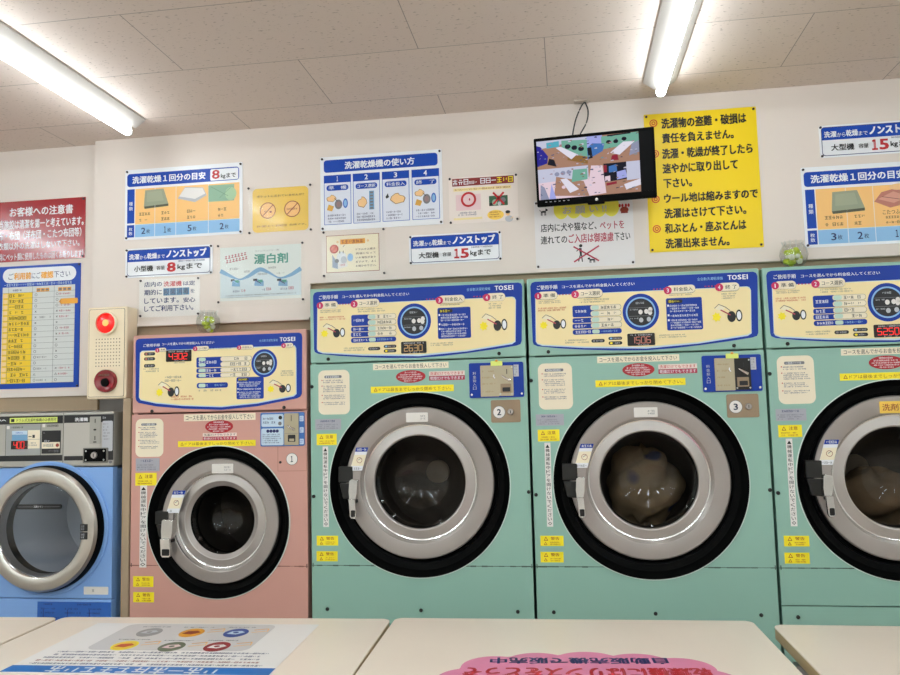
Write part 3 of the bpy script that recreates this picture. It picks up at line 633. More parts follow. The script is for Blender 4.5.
b=MB(); q=D['H_box']; w=q[2]-q[0]; h=q[1]-q[3]
b.poly([(q[0],q[3]+.12*h),(q[0]+.36*w,q[3]),(q[0]+.36*w,q[3]+.4*h),(q[0],q[1])],y-L2,mat('print_blue_grey',(150,160,182))); b.poly([(q[0]+.36*w,q[3]),(q[2],q[3]+.15*h),(q[2]-.05*w,q[3]+.5*h),(q[0]+.36*w,q[3]+.42*h)],y-L2,PAPER)
b.ell(q[0]+.6*w,q[3]+.75*h,.32*w,.42*h,y-L3,mat('print_steam',(226,226,228))); b.ell(q[0]+.75*w,q[3]+.6*h,.2*w,.25*h,y-L4,LGREY); b.ell(q[0]+.3*w,q[3]+.55*h,.14*w,.14*h,y-L4,GREY)
for dx in (.5,.72): b.ell(q[0]+dx*w,q[1]+.14*h,.025*w,.1*h,y-L4,BLACK)
b.line((q[0]+.7*w,q[1]+.5*h),(q[0]+.82*w,q[1]+.6*h),.002,y-L4,GREY)
c=D['H_disc']; r=c[2]-c[0]; b.ell(c[0],c[1],r,r*1.35,y-L4,mat('print_sky',(150,186,226))); b.ell(c[0],c[1],r*.5,r*.7,y-.002,LBLUE)
b.scrib(q[0]+.42*w,q[3]+.2*h,q[2]-.08*w,q[3]+.33*h,1,y-L3,PURP,.9,1,0); s.part(b,'illustration')
b=MB(); c=D['H_red']; r=abs(D['H_rr'][1]-D['H_rr'][3])/2; b.ell(c[0],c[1],r,r,y-L3,mat('print_brick',(186,60,40))); b.ell(c[0],c[1],r*.66,r*.66,y-L4,mat('print_salmon',(220,110,84))); b.line((c[0]-r*.6,c[1]-r*.6),(c[0]+r*.6,c[1]+r*.6),.003,y-.002,MATS['print_brick']); s.part(b,'red_disc')
b=MB(); b.plate(-.920,-.668,2.012,2.196,YW-.004,LAM,.0004,.004); s.part(b,'clear_pouch'); s.yf=YW-.004; s.corners(.007)

# pet sign under the monitor
s=Sign('pet_sign','white no-pets sign with black and red writing, under the monitor','sign',-.098,.262,2.006,2.262,board=mat('print_lavender_white',(228,222,222)),t=.0015); y=s.yf
b=MB(); q=D['J_yel']; zt=q[1]+.03
for k in range(5):
    w=(q[2]-q[0])/5; b.ell(q[0]+(k+.5)*w,(zt+q[3])/2,w*.62,(zt-q[3])*.5,y-L1 - k*.00005,mat('print_lemon',(238,226,80)))
b.tb('お 願 い !!',(D['J_t0'][0],D['J_t0'][1]+.006,D['J_t0'][2],D['J_t0'][3]),y-L2,LGREY,.02); s.part(b,'heading')
b=MB(1); b.tb('店内に犬や猫など、',D['J_t1'],y-L1,BLACK,.014); b.tb('ペットを',D['J_t2'],y-L1,PURP,.014); b.tb('連れての',D['J_t3'],y-L1,BLACK,.014); b.tb('ご入店は御遠慮',D['J_t4'],y-L1,PURP,.014); b.tb('下さい',D['J_t5'],y-L1,BLACK,.014); s.part(b,'lettering')
def dogshape(b,x0,z0,x1,z1,y,m,fl=1):
    w=x1-x0;h=z1-z0; X=lambda u:(x0+u*w if fl>0 else x1-u*w)
    b.poly([(X(.15),z0+.4*h),(X(.75),z0+.4*h),(X(.8),z0+.7*h),(X(.2),z0+.66*h)],y,m)
    for u in (.18,.3,.62,.74): b.line((X(u),z0),(X(u),z0+.5*h),w*.08,y,m)
    b.ell(X(.85),z0+.78*h,w*.15,h*.17,y-.0002,m); b.line((X(.12),z0+.6*h),(X(0),z0+.85*h),w*.07,y,m); b.line((X(.78),z0+.85*h),(X(.76),z0+h),w*.07,y,m)
b=MB(); q=D['J_dog']; dogshape(b,q[0],q[3],q[2],q[1],y-L1,BLACK); s.part(b,'dog_silhouette')
b=MB(); q=D['J_crab']; cx=(q[0]+q[2])/2; cz=(q[1]+q[3])/2; w=q[2]-q[0]; h=q[1]-q[3]; b.ell(cx,cz-.15*h,w*.36,h*.33,y-L1,BRED)
for u in (-.38,-.15,.15,.38): b.ell(cx+u*w,cz+.3*h,w*.1,h*.18,y-L2,RED)
b.plate(cx-.3*w,cx+.3*w,q[3],q[3]+.12*h,y-L2,mat('print_maroon',(132,30,26))); s.part(b,'paw_print')
b=MB(); x=D['J_x']; h=D['J_head']; sc=.001
b.ell(h[0],h[1],.006,.006,y-L1,BLACK); b.poly([(h[0]-.007,h[1]-.008),(h[0]+.003,h[1]-.009),(h[0]+.003,h[1]-.033),(h[0]-.004,h[1]-.033)],y-L1,BLACK); b.line((h[0]+.001,h[1]-.032),(h[0]+.004,h[1]-.06),.004,y-L1,BLACK); b.line((h[0]-.002,h[1]-.032),(h[0]-.010,h[1]-.058),.004,y-L1,BLACK); b.line((h[0]-.005,h[1]-.010),(h[0]-.016,h[1]-.02),.003,y-L1,BLACK)
q=D['J_pet']; dogshape(b,q[0],q[3],q[2],q[1],y-L1,BLACK,-1)
b.line((x[0],x[1]),(x[2],x[3]),.0055,y-L3,PURP); b.line((x[4],x[5]),(x[6],x[7]),.0055,y-L3,PURP); s.part(b,'crossed_pictogram')
s.corners(.008)

# big yellow sign
s=Sign('yellow_notice','large yellow notice with black writing and red rings, right of the monitor','sign',.316,.713,2.046,2.563,board=YEL,t=.003,r=.002); y=s.yf
b=MB(1)
for k,tx in enumerate(('洗濯物の盗難・破損は','責任を負えません。','洗濯・乾燥が終了したら','速やかに取り出して','下さい。','ウール地は縮みますので','洗濯はさけて下さい。','和ぶとん・座ぶとんは','洗濯出来ません。')): b.tb(tx,D['K_l%d'%(k+1)],y-L1,mat('print_soft_black',(30,26,16)),.036)
s.part(b,'lettering')
q=D['K_rings']
for i in range(0,8,2):
    b=MB(); b.ring(q[i],q[i+1],.0105,.0145,y-L1,mat('print_orange_red',(206,74,20))); b.ring(q[i],q[i+1],.0035,.0075,y-L1,MATS['print_orange_red']); s.part(b,'ring_mark')
s.corners(.009)

# customer notice (dark red) and rate chart (blue) on the left section
YL=.14
s=Sign('customer_notice','dark red glossy notice with white writing, above the blue-framed chart','sign',-2.62,-1.9465,2.151,2.4075,y=YL,board=mat('gloss_dark_red',(158,10,26),.22,coat=.3),t=.003,r=.001); y=s.yf
b=MB(1); b.tb('お客様への注意書',D['N_l1'],y-L1,LPINK if 0 else WHITE,.02); b.tb('当施設は清潔を第一と考えています。',D['N_l2'],y-L1,WHITE,.018); b.tb('毛布・布団（洋布団・こたつ布団等）',D['N_l3'],y-L1,WHITE,.014); b.tb('衣類以外の洗濯はしないで下さい。',D['N_l4'],y-L1,WHITE,.014); b.tb('（特にペット類に使用したものは固くお断りします）',D['N_l5'],y-L1,WHITE,.01)
s.part(b,'lettering'); s.corners(.008)
s=Sign('usage_chart','blue-framed chart with a yellow column and rows of circles, under the red notice','sign',-2.345,-1.9625,1.620,2.131,y=YL,board=BLUE,t=.003,r=.002); y=s.yf
b=MB(); P(b,D['O_pill'],y-L1,WHITE,.03); q=D['O_t']; w=q[2]-q[0]
b.text('ご',q[0],q[3],q[0]+.085*w,q[1],y-L2,NAVY,.006); b.text('利用前',q[0]+.09*w,q[3]-.002,q[0]+.37*w,q[1]+.002,y-L2,ORNG2,.04); b.text('にご',q[0]+.38*w,q[3],q[0]+.52*w,q[1],y-L2,NAVY,.006); b.text('確認',q[0]+.53*w,q[3]-.002,q[0]+.73*w,q[1]+.002,y-L2,ORNG2,.04); b.text('下さい',q[0]+.74*w,q[3],q[2],q[1],y-L2,NAVY,.006)
s.part(b,'title_plate')
b=MB(); q=D['O_s']; b.scrib(q[0],q[3],q[2],q[1]+.004,1,y-L1,PALEBL,.9,1,0)
tb=D['O_table']; bt=D['O_tb']; x0,x1=tb[0],tb[2]; zt=tb[1]; zb=bt[3]
b.plate(x0,x1,zb,zt,y-L1,mat('print_mist',(214,216,214)))
yc=D['O_yc']; cl=D['O_cols']; z0r=yc[1]; b.plate(x0+.003,cl[0],zb,z0r,y-L2,mat('print_amber',(242,202,40)))
n=16; rh=(z0r-zb)/n
for i in range(n+1): b.plate(x0,x1,z0r-i*rh-.0005,z0r-i*rh+.0005,y-L3,GREY)
for x in (x0+.028,cl[0],cl[2]): b.plate(x-.0005,x+.0005,zb,zt,y-L3,GREY)
for i in range(n): b.plate(x0+.006,x0+.024,z0r-i*rh-rh*.85,z0r-i*rh-rh*.2,y-L3,mat('print_apricot',(238,206,150)))
s.part(b,'chart_table')
b=MB(1); r1=D['O_row1']; c2=['o','o','o','x','x','x','o','x','x','o','o','o','o','o','t','o']; c3=['o','o','o','x','x','x','o','x','x','o','x','o','','x','t','o']
for i in range(n):
    z=z0r-(i+.5)*rh
    for sym,xx in ((c2[i],r1[0]+.004),(c3[i],r1[2]+.004)):
        r=.0058; b.mark()
        if sym=='o': b.ring(xx,z,r*.72,r,y-L4,GREY,n=20)
        elif sym=='x': b.line((xx-r*.6,z-r*.6),(xx+r*.6,z+r*.6),.0014,y-L4,BLACK); b.line((xx-r*.6,z+r*.6),(xx+r*.6,z-r*.6),.0014,y-L4,BLACK)
        elif sym=='t': b.ring(xx,z-.001,r*.8,r*1.1,y-L4,BLACK,n=3,ph=PI/2)
    b.scrib(x0+.032,z-rh*.32,cl[0]-random.uniform(.004,.04),z+rh*.32,1,y-L4,BLACK,.9,.9,0)
    if random.random()<.5: b.scrib(r1[0]+.014,z-rh*.2,cl[2]-.004,z+rh*.2,1,y-L4,GREY,.8,.9,.3)
    if random.random()<.4: b.scrib(r1[2]+.014,z-rh*.2,x1-.004,z+rh*.2,1,y-L4,PURP,.8,.9,.3)
q=D['O_hd']; b.scrib(q[0],q[3],q[2],q[1]+.003,1,y-L3,NAVY,.9,1,0)
for k in ('O_h2','O_h3'):
    q=D[k]; w=(q[2]-q[0])/3
    for i in range(3): b.mark(); b.plate(q[0]+i*w+.001,q[0]+(i+1)*w-.001,q[3],q[1]+.002,y-L3,ORNG2); b.plate(q[0]+i*w+.004,q[0]+(i+1)*w-.004,q[3]+.004,q[1]-.002,y-L4,GREY)
s.part(b,'symbols')
b=MB(); q=D['O_tag']; b.plate(q[0]+.006,q[2],q[3],q[1],y-.002,ORNG2,r=.006); b.poly([(q[0],(q[1]+q[3])/2),(q[0]+.01,q[3]+.001),(q[0]+.01,q[1]-.001)],y-.002,ORNG2); s.part(b,'orange_arrow_tag')
s.corners(.006)

# ------------------------------------------------------------------ emergency call box
o=(-1.766,.1,1.566)
r=thing('emergency_box','ivory wall box with a glowing red lamp above a maroon button','alarm box',o)
x0,x1,z0,z1=-1.851,-1.685,1.566,1.925; yf=.02
MB().box(x0,x1,yf,.1,z0,z1,IVORY).build('case',r,origin=o,bevel=.006)
b=MB(); b.plate(x0+.008,x1-.008,z0+.008,z1-.008,yf-.0012,IVORYD,.001,.006); b.plate(x0+.0095,x1-.0095,z0+.0095,z1-.0095,yf-.002,IVORY,.001,.006); b.build('cover_plate',r,origin=o)
c=D['P_lamp']; rr=abs(D['P_lr'][1]-D['P_lr'][3])/2
b=MB(); b.lathe([(rr*1.12,0),(rr*1.12,-.012),(rr*.98,-.014),(rr*.98,-.004)],0,0,IVORY,40); lp=b.build('lamp',r,loc=(c[0]-o[0],yf-o[1]-.002,c[1]-o[2]),label='red domed lamp, lit')
b=MB(); b.lathe([(rr*.96,-.006),(rr*.92,-.010),(rr*.75,-.015),(rr*.45,-.018),(.0002,-.019)],0,0,LAMPR,40); b.build('red_lens',lp)
b=MB(); b.lathe([(rr*.34,-.0175),(rr*.28,-.0195),(rr*.2,-.0205),(.0002,-.021)],rr*.1,0,LAMPC,24); b.build('glowing_core',lp)
b=MB(); g=D['P_gr']
for i in range(9):
    for j in range(9): 
        cx=g[0]+(g[2]-g[0])*i/8; cz=g[3]+(g[1]-g[3])*j/8; b.plate(cx-.0021,cx+.0021,cz-.0021,cz+.0021,yf-.0024,IVORYD,.0004)
b.build('speaker_grille',r,origin=o)
c=D['P_btn']; rr=abs(D['P_br'][1]-D['P_br'][3])/2; b=MB()
b.lathe([(rr,0),(rr,-.014),(rr*.92,-.02),(rr*.6,-.012),(.0002,-.012)],0,0,BTN,40); bt=b.build('push_button',r,loc=(c[0]-o[0],yf-o[1]-.002,c[1]-o[2]),label='maroon round button')
b=MB(); b.lathe([(rr*.38,-.011),(rr*.36,-.017),(.0002,-.018)],0,-.006,BLKPL,28); b.scrib(-rr*.6,rr*.42,rr*.6,rr*.62,1,-.0165,IVORYD,.9,1,0); b.build('button_cap',bt)

# ------------------------------------------------------------------ hanging monitor
mr=thing('security_monitor','black wall monitor showing four camera views, partly over the yellow notice','monitor',(.124,-.03,2.338),(.1697,-.004,-.0834))
W2,H2=.2105,.122
MB().box(-W2,W2,0,.03,-H2,H2,BLKPL).build('bezel',mr,bevel=.004)
MB().box(-.13,.13,.03,.06,-.09,.07,BLKM).build('back_housing',mr,bevel=.012)
sx0,sx1,sz0,sz1=-W2+.0085,W2-.0075,-H2+.024,H2-.012
b=MB(); b.plate(sx0,sx1,sz0,sz1,-.0006,SCRB,.0006); b.build('screen_glass',mr)
def E(n,c,e=.62):
    k='screen_'+n
    if k in MATS: return MATS[k]
    m=mat(k,(4,4,5),.4,spec=.1); pbs=m.node_tree.nodes['Principled BSDF']; pbs.inputs['Emission Color'].default_value=lin(c)+(1,); pbs.inputs['Emission Strength'].default_value=e
    return m
vw0,vw1=sx0+.001,sx1-.046; vm=(vw0+vw1)/2-.0; hm=(sz0+sz1)/2+.004
def view(x0,x1,z0,z1,polys):
    b=MB()
    for i,(c,pts) in enumerate(polys): b.poly([(x0+u*(x1-x0), z0+v*(z1-z0)) for u,v in pts], -.0010-.00012*i, c, .0001)
    rv=random.Random(len(polys)*7+int(x0*1000))
    for k in range(34):        # small clutter of the pictured room
        u=rv.random(); v=rv.uniform(.05,.95); a=rv.uniform(.012,.035); c=rv.choice(CLUT)
        b.poly([((u-a)*(x1-x0)+x0 if u>a else x0,z0+v*(z1-z0)),(x0+min(1,u+a)*(x1-x0),z0+(v+rv.uniform(-.02,.02))*(z1-z0)),(x0+min(1,u+a*.8)*(x1-x0),z0+min(1,v+a*1.4)*(z1-z0)),(x0+max(0,u-a*.7)*(x1-x0),z0+min(1,v+a)*(z1-z0))],-.0024-.00002*k,c,.0001)
    b.build('camera_view',mr)
fl=E('floor',(176,134,112)); fl2=E('floor_gold',(150,110,60)); tw=E('table',(236,232,246)); wl=E('wall',(206,208,230)); bl=E('indigo',(44,40,150)); mg=E('machine_green',(120,180,160)); mb_=E('machine_blue',(70,120,190)); dk=E('dark',(26,26,40)); gy=E('grey',(150,154,180)); rd=E('red',(150,40,60)); pl=E('pale_pink',(240,214,226)); lv=E('lavender',(170,176,240)); tl=E('teal',(90,180,200)); R=[(0,0),(1,0),(1,1),(0,1)]; CLUT=[E('clutter%d'%i,c) for i,c in enumerate(((150,120,110),(90,96,130),(196,190,210),(120,150,160),(60,60,84),(170,140,150),(210,206,226),(130,110,90)))]
def circ(u,v,r,n=10): return [(u+r*math.cos(2*PI*k/n), v+r*1.4*math.sin(2*PI*k/n)) for k in range(n)]
view(vw0,vm,hm,sz1,[(fl,R),(wl,[(0,.72),(1,.86),(1,1),(0,1)]),(tl,[(.2,.72),(.45,.75),(.45,.95),(.2,.92)]),(mg,[(.5,.55),(1,.3),(1,.9),(.5,.95)]),(fl2,[(.6,.25),(1,.05),(1,.3),(.62,.45)]),(dk,circ(.62,.72,.06)),(dk,circ(.75,.66,.06)),(dk,circ(.88,.6,.06)),(bl,[(0,.1),(.2,.2),(.22,.45),(.08,.8),(0,.85)]),(dk,[(.2,.15),(.38,.05),(.34,.3),(.24,.36)]),(tw,[(.38,.72),(.48,.74),(.8,.42),(.68,.26)])])
view(vm,vw1,hm,sz1,[(fl,R),(lv,[(0,.6),(.3,.7),(.3,1),(0,1)]),(mg,[(.28,.5),(1,.62),(1,1),(.28,.95)]),(dk,circ(.42,.74,.05)),(dk,circ(.56,.74,.05)),(dk,circ(.72,.8,.05)),(mb_,[(0,.2),(.3,.45),(.34,.7),(.1,.75),(0,.6)]),(dk,[(.02,.22),(.1,.24),(.08,.62),(0,.6)]),(rd,[(.45,.1),(.6,.08),(.58,.3),(.47,.26)]),(gy,[(.8,.2),(1,.3),(1,.7),(.86,.6)]),(tw,[(.44,.36),(.62,.26),(.92,.68),(.7,.7)]),(dk,[(.4,.93),(.85,.96),(.85,1),(.4,.98)])])
view(vw0,vm,sz0,hm,[(pl,R),(wl,[(0,.55),(1,.62),(1,1),(0,1)]),(fl,[(.3,.1),(1,.0),(.9,.5),(.36,.72)]),(gy,[(.02,0),(.2,0),(.12,.4),(.04,.5)]),(lv,[(.2,.0),(.34,.0),(.26,.5)]),(mg,[(.66,.5),(.98,.55),(.98,.9),(.7,.9)]),(gy,circ(.38,.8,.05)),(gy,circ(.5,.82,.05)),(gy,circ(.62,.84,.05)),(tw,[(.44,.62),(.56,.64),(.8,.25),(.62,.15)]),(pl,circ(.5,.36,.04))])
view(vm,vw1,sz0,hm,[(fl,R),(dk,[(.3,.4),(.75,.45),(.75,1),(.3,1)]),(mb_,[(.4,.7),(.56,.72),(.55,.95),(.4,.9)]),(rd,[(.3,.72),(.36,.72),(.36,.95),(.3,.95)]),(lv,[(.55,.45),(.75,.5),(.72,.75),(.55,.7)]),(pl,[(.32,.42),(.42,.42),(.42,.6),(.32,.58)]),(wl,[(.74,.4),(1,.42),(1,1),(.74,1)]),(pl,[(0,0),(.33,.05),(.28,.95),(.06,.98),(-.0,.5)]),(rd,[(.34,.28),(.54,.32),(.54,.4),(.34,.36)]),(tw,[(.72,.1),(1,.22),(1,.42),(.68,.28)])])
b=MB(); b.ell(.002,-H2+.010,.0052,.0052,-.0006,CHROME,.0008,20)
b.build('round_badge',mr)
for k in range(6): b=MB(); b.plate(-W2+.03+k*.016,-W2+.037+k*.016,-H2+.014,-H2+.016,-.0006,LGREY,.0004); b.build('control_button',mr)
b=MB(); b.plate(-.03,.03,-H2-.007,-H2+.002,-.0004,BLKPL,.012,.004); b.build('sensor_lip',mr)
# wall arm behind the monitor
b=MB(); b.box(-.05,.05,.095,.106,-.05,.05,BLKM); b.box(-.018,.018,.055,.1,-.018,.018,BLKM); b.build('mount_bracket',mr)
# cable from the ceiling outlet
r=thing('monitor_cable','thin black cable looping from the ceiling plate down behind the monitor','cable',(.090,.078,CZ))
MB().box(-.026,.026,-.018,.018,-.005,0,mat('ceiling_plate_beige',(206,192,180),.6)).build('ceiling_plate',r,bevel=.002)
pts=spline([(-.035,-.155),(-.030,-.13),(-.018,-.09),(.0,-.04),(.01,-.012)],8)
def cab(pp): return [(p[0],.0 + .03*(-p[1]/.15)*0,p[1]) for p in pp]
MB().tube(cab(spline([(-.044,-.205),(-.038,-.14),(-.024,-.075),(-.002,-.024),(.012,-.006)],8)),.0027,CABLE).build('cable_strand',r)
MB().tube(cab(spline([(-.028,-.205),(-.014,-.14),(.016,-.085),(.024,-.04),(.014,-.006)],8)),.0027,CABLE).build('cable_strand',r)
# ------------------------------------------------------------------ washer-dryers
TRI=lambda cx,cz,r:[(cx-r,cz-r*.8),(cx+r,cz-r*.8),(cx,cz+r)]
def picture_parts(b,x0,x1,z0,z1,y):
    """small drawing of laundry going into a drum"""
    w=x1-x0;h=z1-z0
    pts=[(x0+.17*w+ (.15 if k%2==0 else .1)*w*math.cos(2*PI*k/14), z0+.3*h+(.26 if k%2==0 else .18)*h*math.sin(2*PI*k/14)) for k in range(14)]
    b.poly(pts,y,YELB)
    b.ribbon([(x0+.12*w,z0+.75*h),(x0+.25*w,z0+.95*h),(x0+.45*w,z0+.8*h),(x0+.6*w,z0+.6*h)],.0022,y-L1,GREY)
    b.poly([(x0+.14*w,z0+.72*h),(x0+.27*w,z0+.9*h),(x0+.44*w,z0+.76*h),(x0+.36*w,z0+.6*h)],y,mat('print_cream_white',(240,228,200)))
    b.line((x0+.3*w,z0+.66*h),(x0+.6*w,z0+.38*h),.004,y-L2,PURP)
    b.ell(x0+.63*w,z0+.3*h,.13*w,.28*h,y-L1,BLACK); b.ell(x0+.86*w,z0+.34*h,.10*w,.3*h,y-L1,BLACK); b.ell(x0+.86*w,z0+.34*h,.065*w,.22*h,y-L2,WHITE)
def rr_(b,x0,zt,x1,zb,y,m,r=0): return b.plate(x0,x1,zb,zt,y,m,.0004,r)

def washer_dryer(x, label, S):
    """S: spec in the machine's own metres (x from its left edge, z from the floor)"""
    W=S['W']; E_=S['enamel']; top=S['top']; su=S['su']
    r=thing('washer_dryer',label,'washing machine',(x,0,0),group='coin washer-dryers along the wall')
    def part(mb,name,par=None,**k): return mb.build(name, par or r, **k)
    # shell
    b=MB(); b.box(0.002,.02,.012,1.0,.02,top-.002,E_); b.box(W-.02,W-.002,.012,1.0,.02,top-.002,E_); b.box(.02,W-.02,.012,1.0,top-.02,top-.002,E_); b.box(.02,W-.02,.98,1.0,.02,top-.02,E_); b.box(.02,W-.02,.03,1.0,0,.03,BLKM); b.box(.004,W-.004,.012,.03,.08,.46,E_)
    part(b,'cabinet')
    b=MB(); b.box(.001,W-.001,0,.05,su+.003,top,E_); part(b,'control_housing',bevel=.005)
    cx,cz,rb=S['ring']
    zl=S['kick']
    b=MB(); b.hole(.001,W-.001,zl,su-.002,cx,cz,rb,0,E_,.012)
    fp=part(b,'front_panel')
    b=MB(); g=S['grime']; zz=S['sl']
    xs=[.0+W*i/40 for i in range(41)]
    for i in range(40):
        if math.hypot((xs[i]+xs[i+1])/2-cx, zz-cz)<rb+.004: continue
        h=random.uniform(.0010,.0034); b.plate(xs[i],xs[i+1],zz-h,zz+h*.6,-.0003,g,.0003)
    for xx in (.004,W-.006): b.plate(xx,xx+.003,zz-.006,zz+.008,-.0003,SEAM,.0003)
    part(b,'panel_crease',fp)
    b=MB(); b.box(.001,W-.001,0,.012,.09,zl-.004,E_); part(b,'kick_panel')
    for bx,bz in S['bolts']:
        b=MB(); b.lathe([(.0002,-.006),(.004,-.0055),(.0065,-.003),(.0065,0)],0,0,GUN,14); part(b,'bolt',loc=(bx,0,bz))
    # ---- control panel
    y=-.0012
    b=MB(); b.poly(S['panel'],y,PBLUE,.0012)
    cp=part(b,'control_panel')
    b=MB(); b.poly([(p[0],p[1]) for p in S['creamrim']],y-L1,PALEBL); b.poly(S['cream'],y-L2,CREAM); part(b,'cream_field',cp)
    y2=y-.0012
    b=MB(1)
    for t,q,m,bo in S['text']:
        if t=='TOSEI':
            w5=q[2]-q[0]; b.split=False; b.marks.append((len(b.v),len(b.f)))
            for ch,u0,u1 in (('T',0,.20),('O',.21,.46),('S',.49,.69),('E',.73,.90),('I',.94,1)): b.text(ch,q[0]+u0*w5,q[3],q[0]+u1*w5,q[1],y-L2,WHITE,.035)
            b.split=True
        else: b.text(t,q[0],q[3],q[2],q[1],y2 if m is not WHITE else y-L2,m,bo)
    for q,m,rows in S['scribs']: b.scrib(q[0],q[3],q[2],q[1],rows,y2,m,.65,.95,.15)
    part(b,'panel_lettering',cp)
    for (q,nq,n,t) in S['tabs']:
        b=MB(); rr_(b,q[0],q[1],q[2],q[3],y2+L1,GREY,.02); rr_(b,q[0]+.001,q[1]-.0005,q[2]-.0012,q[3]+.002,y2,STICK,.02)
        c=((nq[0]+nq[2])/2,(nq[1]+nq[3])/2); rd_=(nq[1]-nq[3])/2; b.ell(c[0],c[1],rd_,rd_,y2-L1,MAG); b.text(n,c[0]-rd_*(.3 if n!='1' else .12),c[1]-rd_*.55,c[0]+rd_*(.3 if n!='1' else .12),c[1]+rd_*.55,y2-L2,WHITE,.02)
        if t: b.text(t,c[0]+rd_*1.5,q[3]+(q[1]-q[3])*.27,q[2]-rd_*.7,q[1]-(q[1]-q[3])*.25,y2-L1,BLACK,.012)
        part(b,'step_tab',cp)
    for xx,z in S['dots']:
        b=MB()
        for k in range(4): b.plate(xx+k*.011,xx+k*.011+.005,z-.0015,z+.0015,y2,MAG)
        part(b,'dotted_arrow',cp)
    b=MB(); n=0
    for q,kind in S['chart']:
        if kind=='b': rr_(b,q[0],q[1],q[2],q[3],y2,PBLUE,.006); b.scrib(q[0]+.008,(q[1]+q[3])/2-.0055,q[2]-.02,(q[1]+q[3])/2+.0055,1,y2-L1,WHITE,.95,1,.2)
        elif kind=='bb': rr_(b,q[0],q[1],q[2],q[3],y2,PBLUE,.006); b.scrib(q[0]+.008,(q[1]+q[3])/2-.0055,q[2]-.018,(q[1]+q[3])/2+.0055,1,y2-L1,WHITE,.95,1,0)
        elif kind=='w':
            rr_(b,q[0],q[1],q[2],q[3],y2-L1,GREY,.008); rr_(b,q[0]+.001,q[1]-.001,q[2]-.001,q[3]+.001,y2-L2,STICK,.008)
            zc=(q[1]+q[3])/2; b.scrib(q[0]+(q[2]-q[0])*.34,zc-.0055,q[2]-.008,zc+.0055,1,y2-L3,BLACK,1,.8,0)
        elif kind=='long':
            rr_(b,q[0],q[1],q[2],q[3],y2,PBLUE,.008); zc=(q[1]+q[3])/2; w=q[2]-q[0]; b.scrib(q[0]+.01,zc-.005,q[0]+w*.38,zc+.005,1,y2-L1,WHITE,.9,1,0); b.scrib(q[0]+w*.58,zc-.004,q[2]-.01,zc+.004,1,y2-L1,LBLUE,.9,1,0)
    part(b,'course_chart',cp)
    for q in S['keys']:
        b=MB(); b.plate(q[0],q[2],q[3],q[1],y2-.0022,mat('key_pale_green',(190,214,200),.4),.001,.006); part(b,'course_button',cp)
    for q,m in S['pills']:
        b=MB(); rr_(b,q[0],q[1],q[2],q[3],y2,BLACK,.006); w=q[2]-q[0]; b.ell(q[0]+.2*w,(q[1]+q[3])/2,.1*w,(q[1]-q[3])*.3,y2-L1,m); b.scrib(q[0]+.36*w,q[3]+.25*(q[1]-q[3]),q[2]-.1*w,q[1]-.25*(q[1]-q[3]),1,y2-L1,LGREY,.95,1,0); part(b,'indicator',cp)
    ccx,ccz,cr=S['dial']; b=MB(); b.ell(ccx,ccz,cr,cr*1.04,y2,PBLUE,n=48); b.ring(ccx,ccz,cr*.74,cr*.82,y2-L1,LBLUE,n=48,rz=1.04); b.ell(ccx,ccz,cr*.72,cr*.75,y2-L2,BLACK,n=48)
    for v in (.25,-.22): b.plate(ccx-cr*.65,ccx+cr*.68,ccz+v*cr-.0006,ccz+v*cr+.0006,y2-L3,GREY)
    b.scrib(ccx-cr*.25,ccz+cr*.45,ccx+cr*.25,ccz+cr*.58,1,y2-L3,LGREY,.9,1,0)
    for u,v in ((-.02,0),(.3,.02),(.52,.12),(.5,-.05),(0,-.45),(.42,-.42)): b.ell(ccx+u*cr,ccz+v*cr,cr*.12,cr*.14,y2-.002,PAPER if v>-.2 else LGREY,n=10)
    for v in (.1,-.4): b.scrib(ccx-cr*.6,ccz+v*cr,ccx-cr*.15,ccz+v*cr+.006,1,y2-L3,LGREY,.8,.9,0)
    part(b,'price_dial',cp)
    q=S['disp']; b=MB(); b.plate(q[0],q[2],q[3],q[1],y2-L2,DARKBOX,.001,.004); w=q[2]-q[0];h=q[1]-q[3]
    b.scrib(q[0]+.1*w,q[1]-.2*h,q[2]-.1*w,q[1]-.06*h,1,y2-L3,LGREY,.9,.9,0); b.seg7(S['digits'],q[0]+.1*w,q[3]+.2*h,q[2]-.14*w,q[1]-.3*h,y2-L4,S['segm']); b.scrib(q[0]+.3*w,q[3]+.04*h,q[2]-.2*w,q[3]+.13*h,1,y2-L3,LGREY,.9,.6,0)
    part(b,'display',cp)
    q=S['box']; b=MB(); rr_(b,q[0],q[1],q[2],q[3],y2,PBLUE,.006); w=q[2]-q[0];h=q[1]-q[3]
    rr_(b,q[0]+.04*w,q[1]-.05*h,q[0]+.46*w,q[1]-.16*h,y2-L1,BLACK,.005); b.scrib(q[0]+.08*w,q[1]-.15*h,q[0]+.42*w,q[1]-.06*h,1,y2-L2,YELB,.9,1,0)
    for v0,v1,n in ((.2,.45,3),(.5,.6,1),(.65,.96,4)):
        rr_(b,q[0]+.03*w,q[1]-v0*h,q[0]+.08*w,q[1]-(v0+.06)*h,y2-L1,WHITE); b.scrib(q[0]+.1*w,q[1]-v1*h,q[2]-.04*w,q[1]-v0*h,n,y2-L1,WHITE,.7,1,.2)
    part(b,'notice_box',cp)
    for q in S['pics']: b=MB(); picture_parts(b,q[0],q[2],q[3],q[1],y2); part(b,'illustration',cp)
    # ---- stickers on the front
    yf=-.0006
    def sticker(name,q,m,fn=None,rad=.0,lab=None):
        b=MB(); b.plate(q[0],q[2],q[3],q[1],yf,m,.0006,rad)
        if fn: fn(b,q,yf-L1)
        part(b,name,label=lab)
    sticker('instruction_strip',S['strip'],STICK,lambda b,q,y:b.text('コースを選んでからお金を投入して下さい',q[0]+.008,q[3]+.0035,q[2]-.008,q[1]-.0035,y,BLACK,.004))
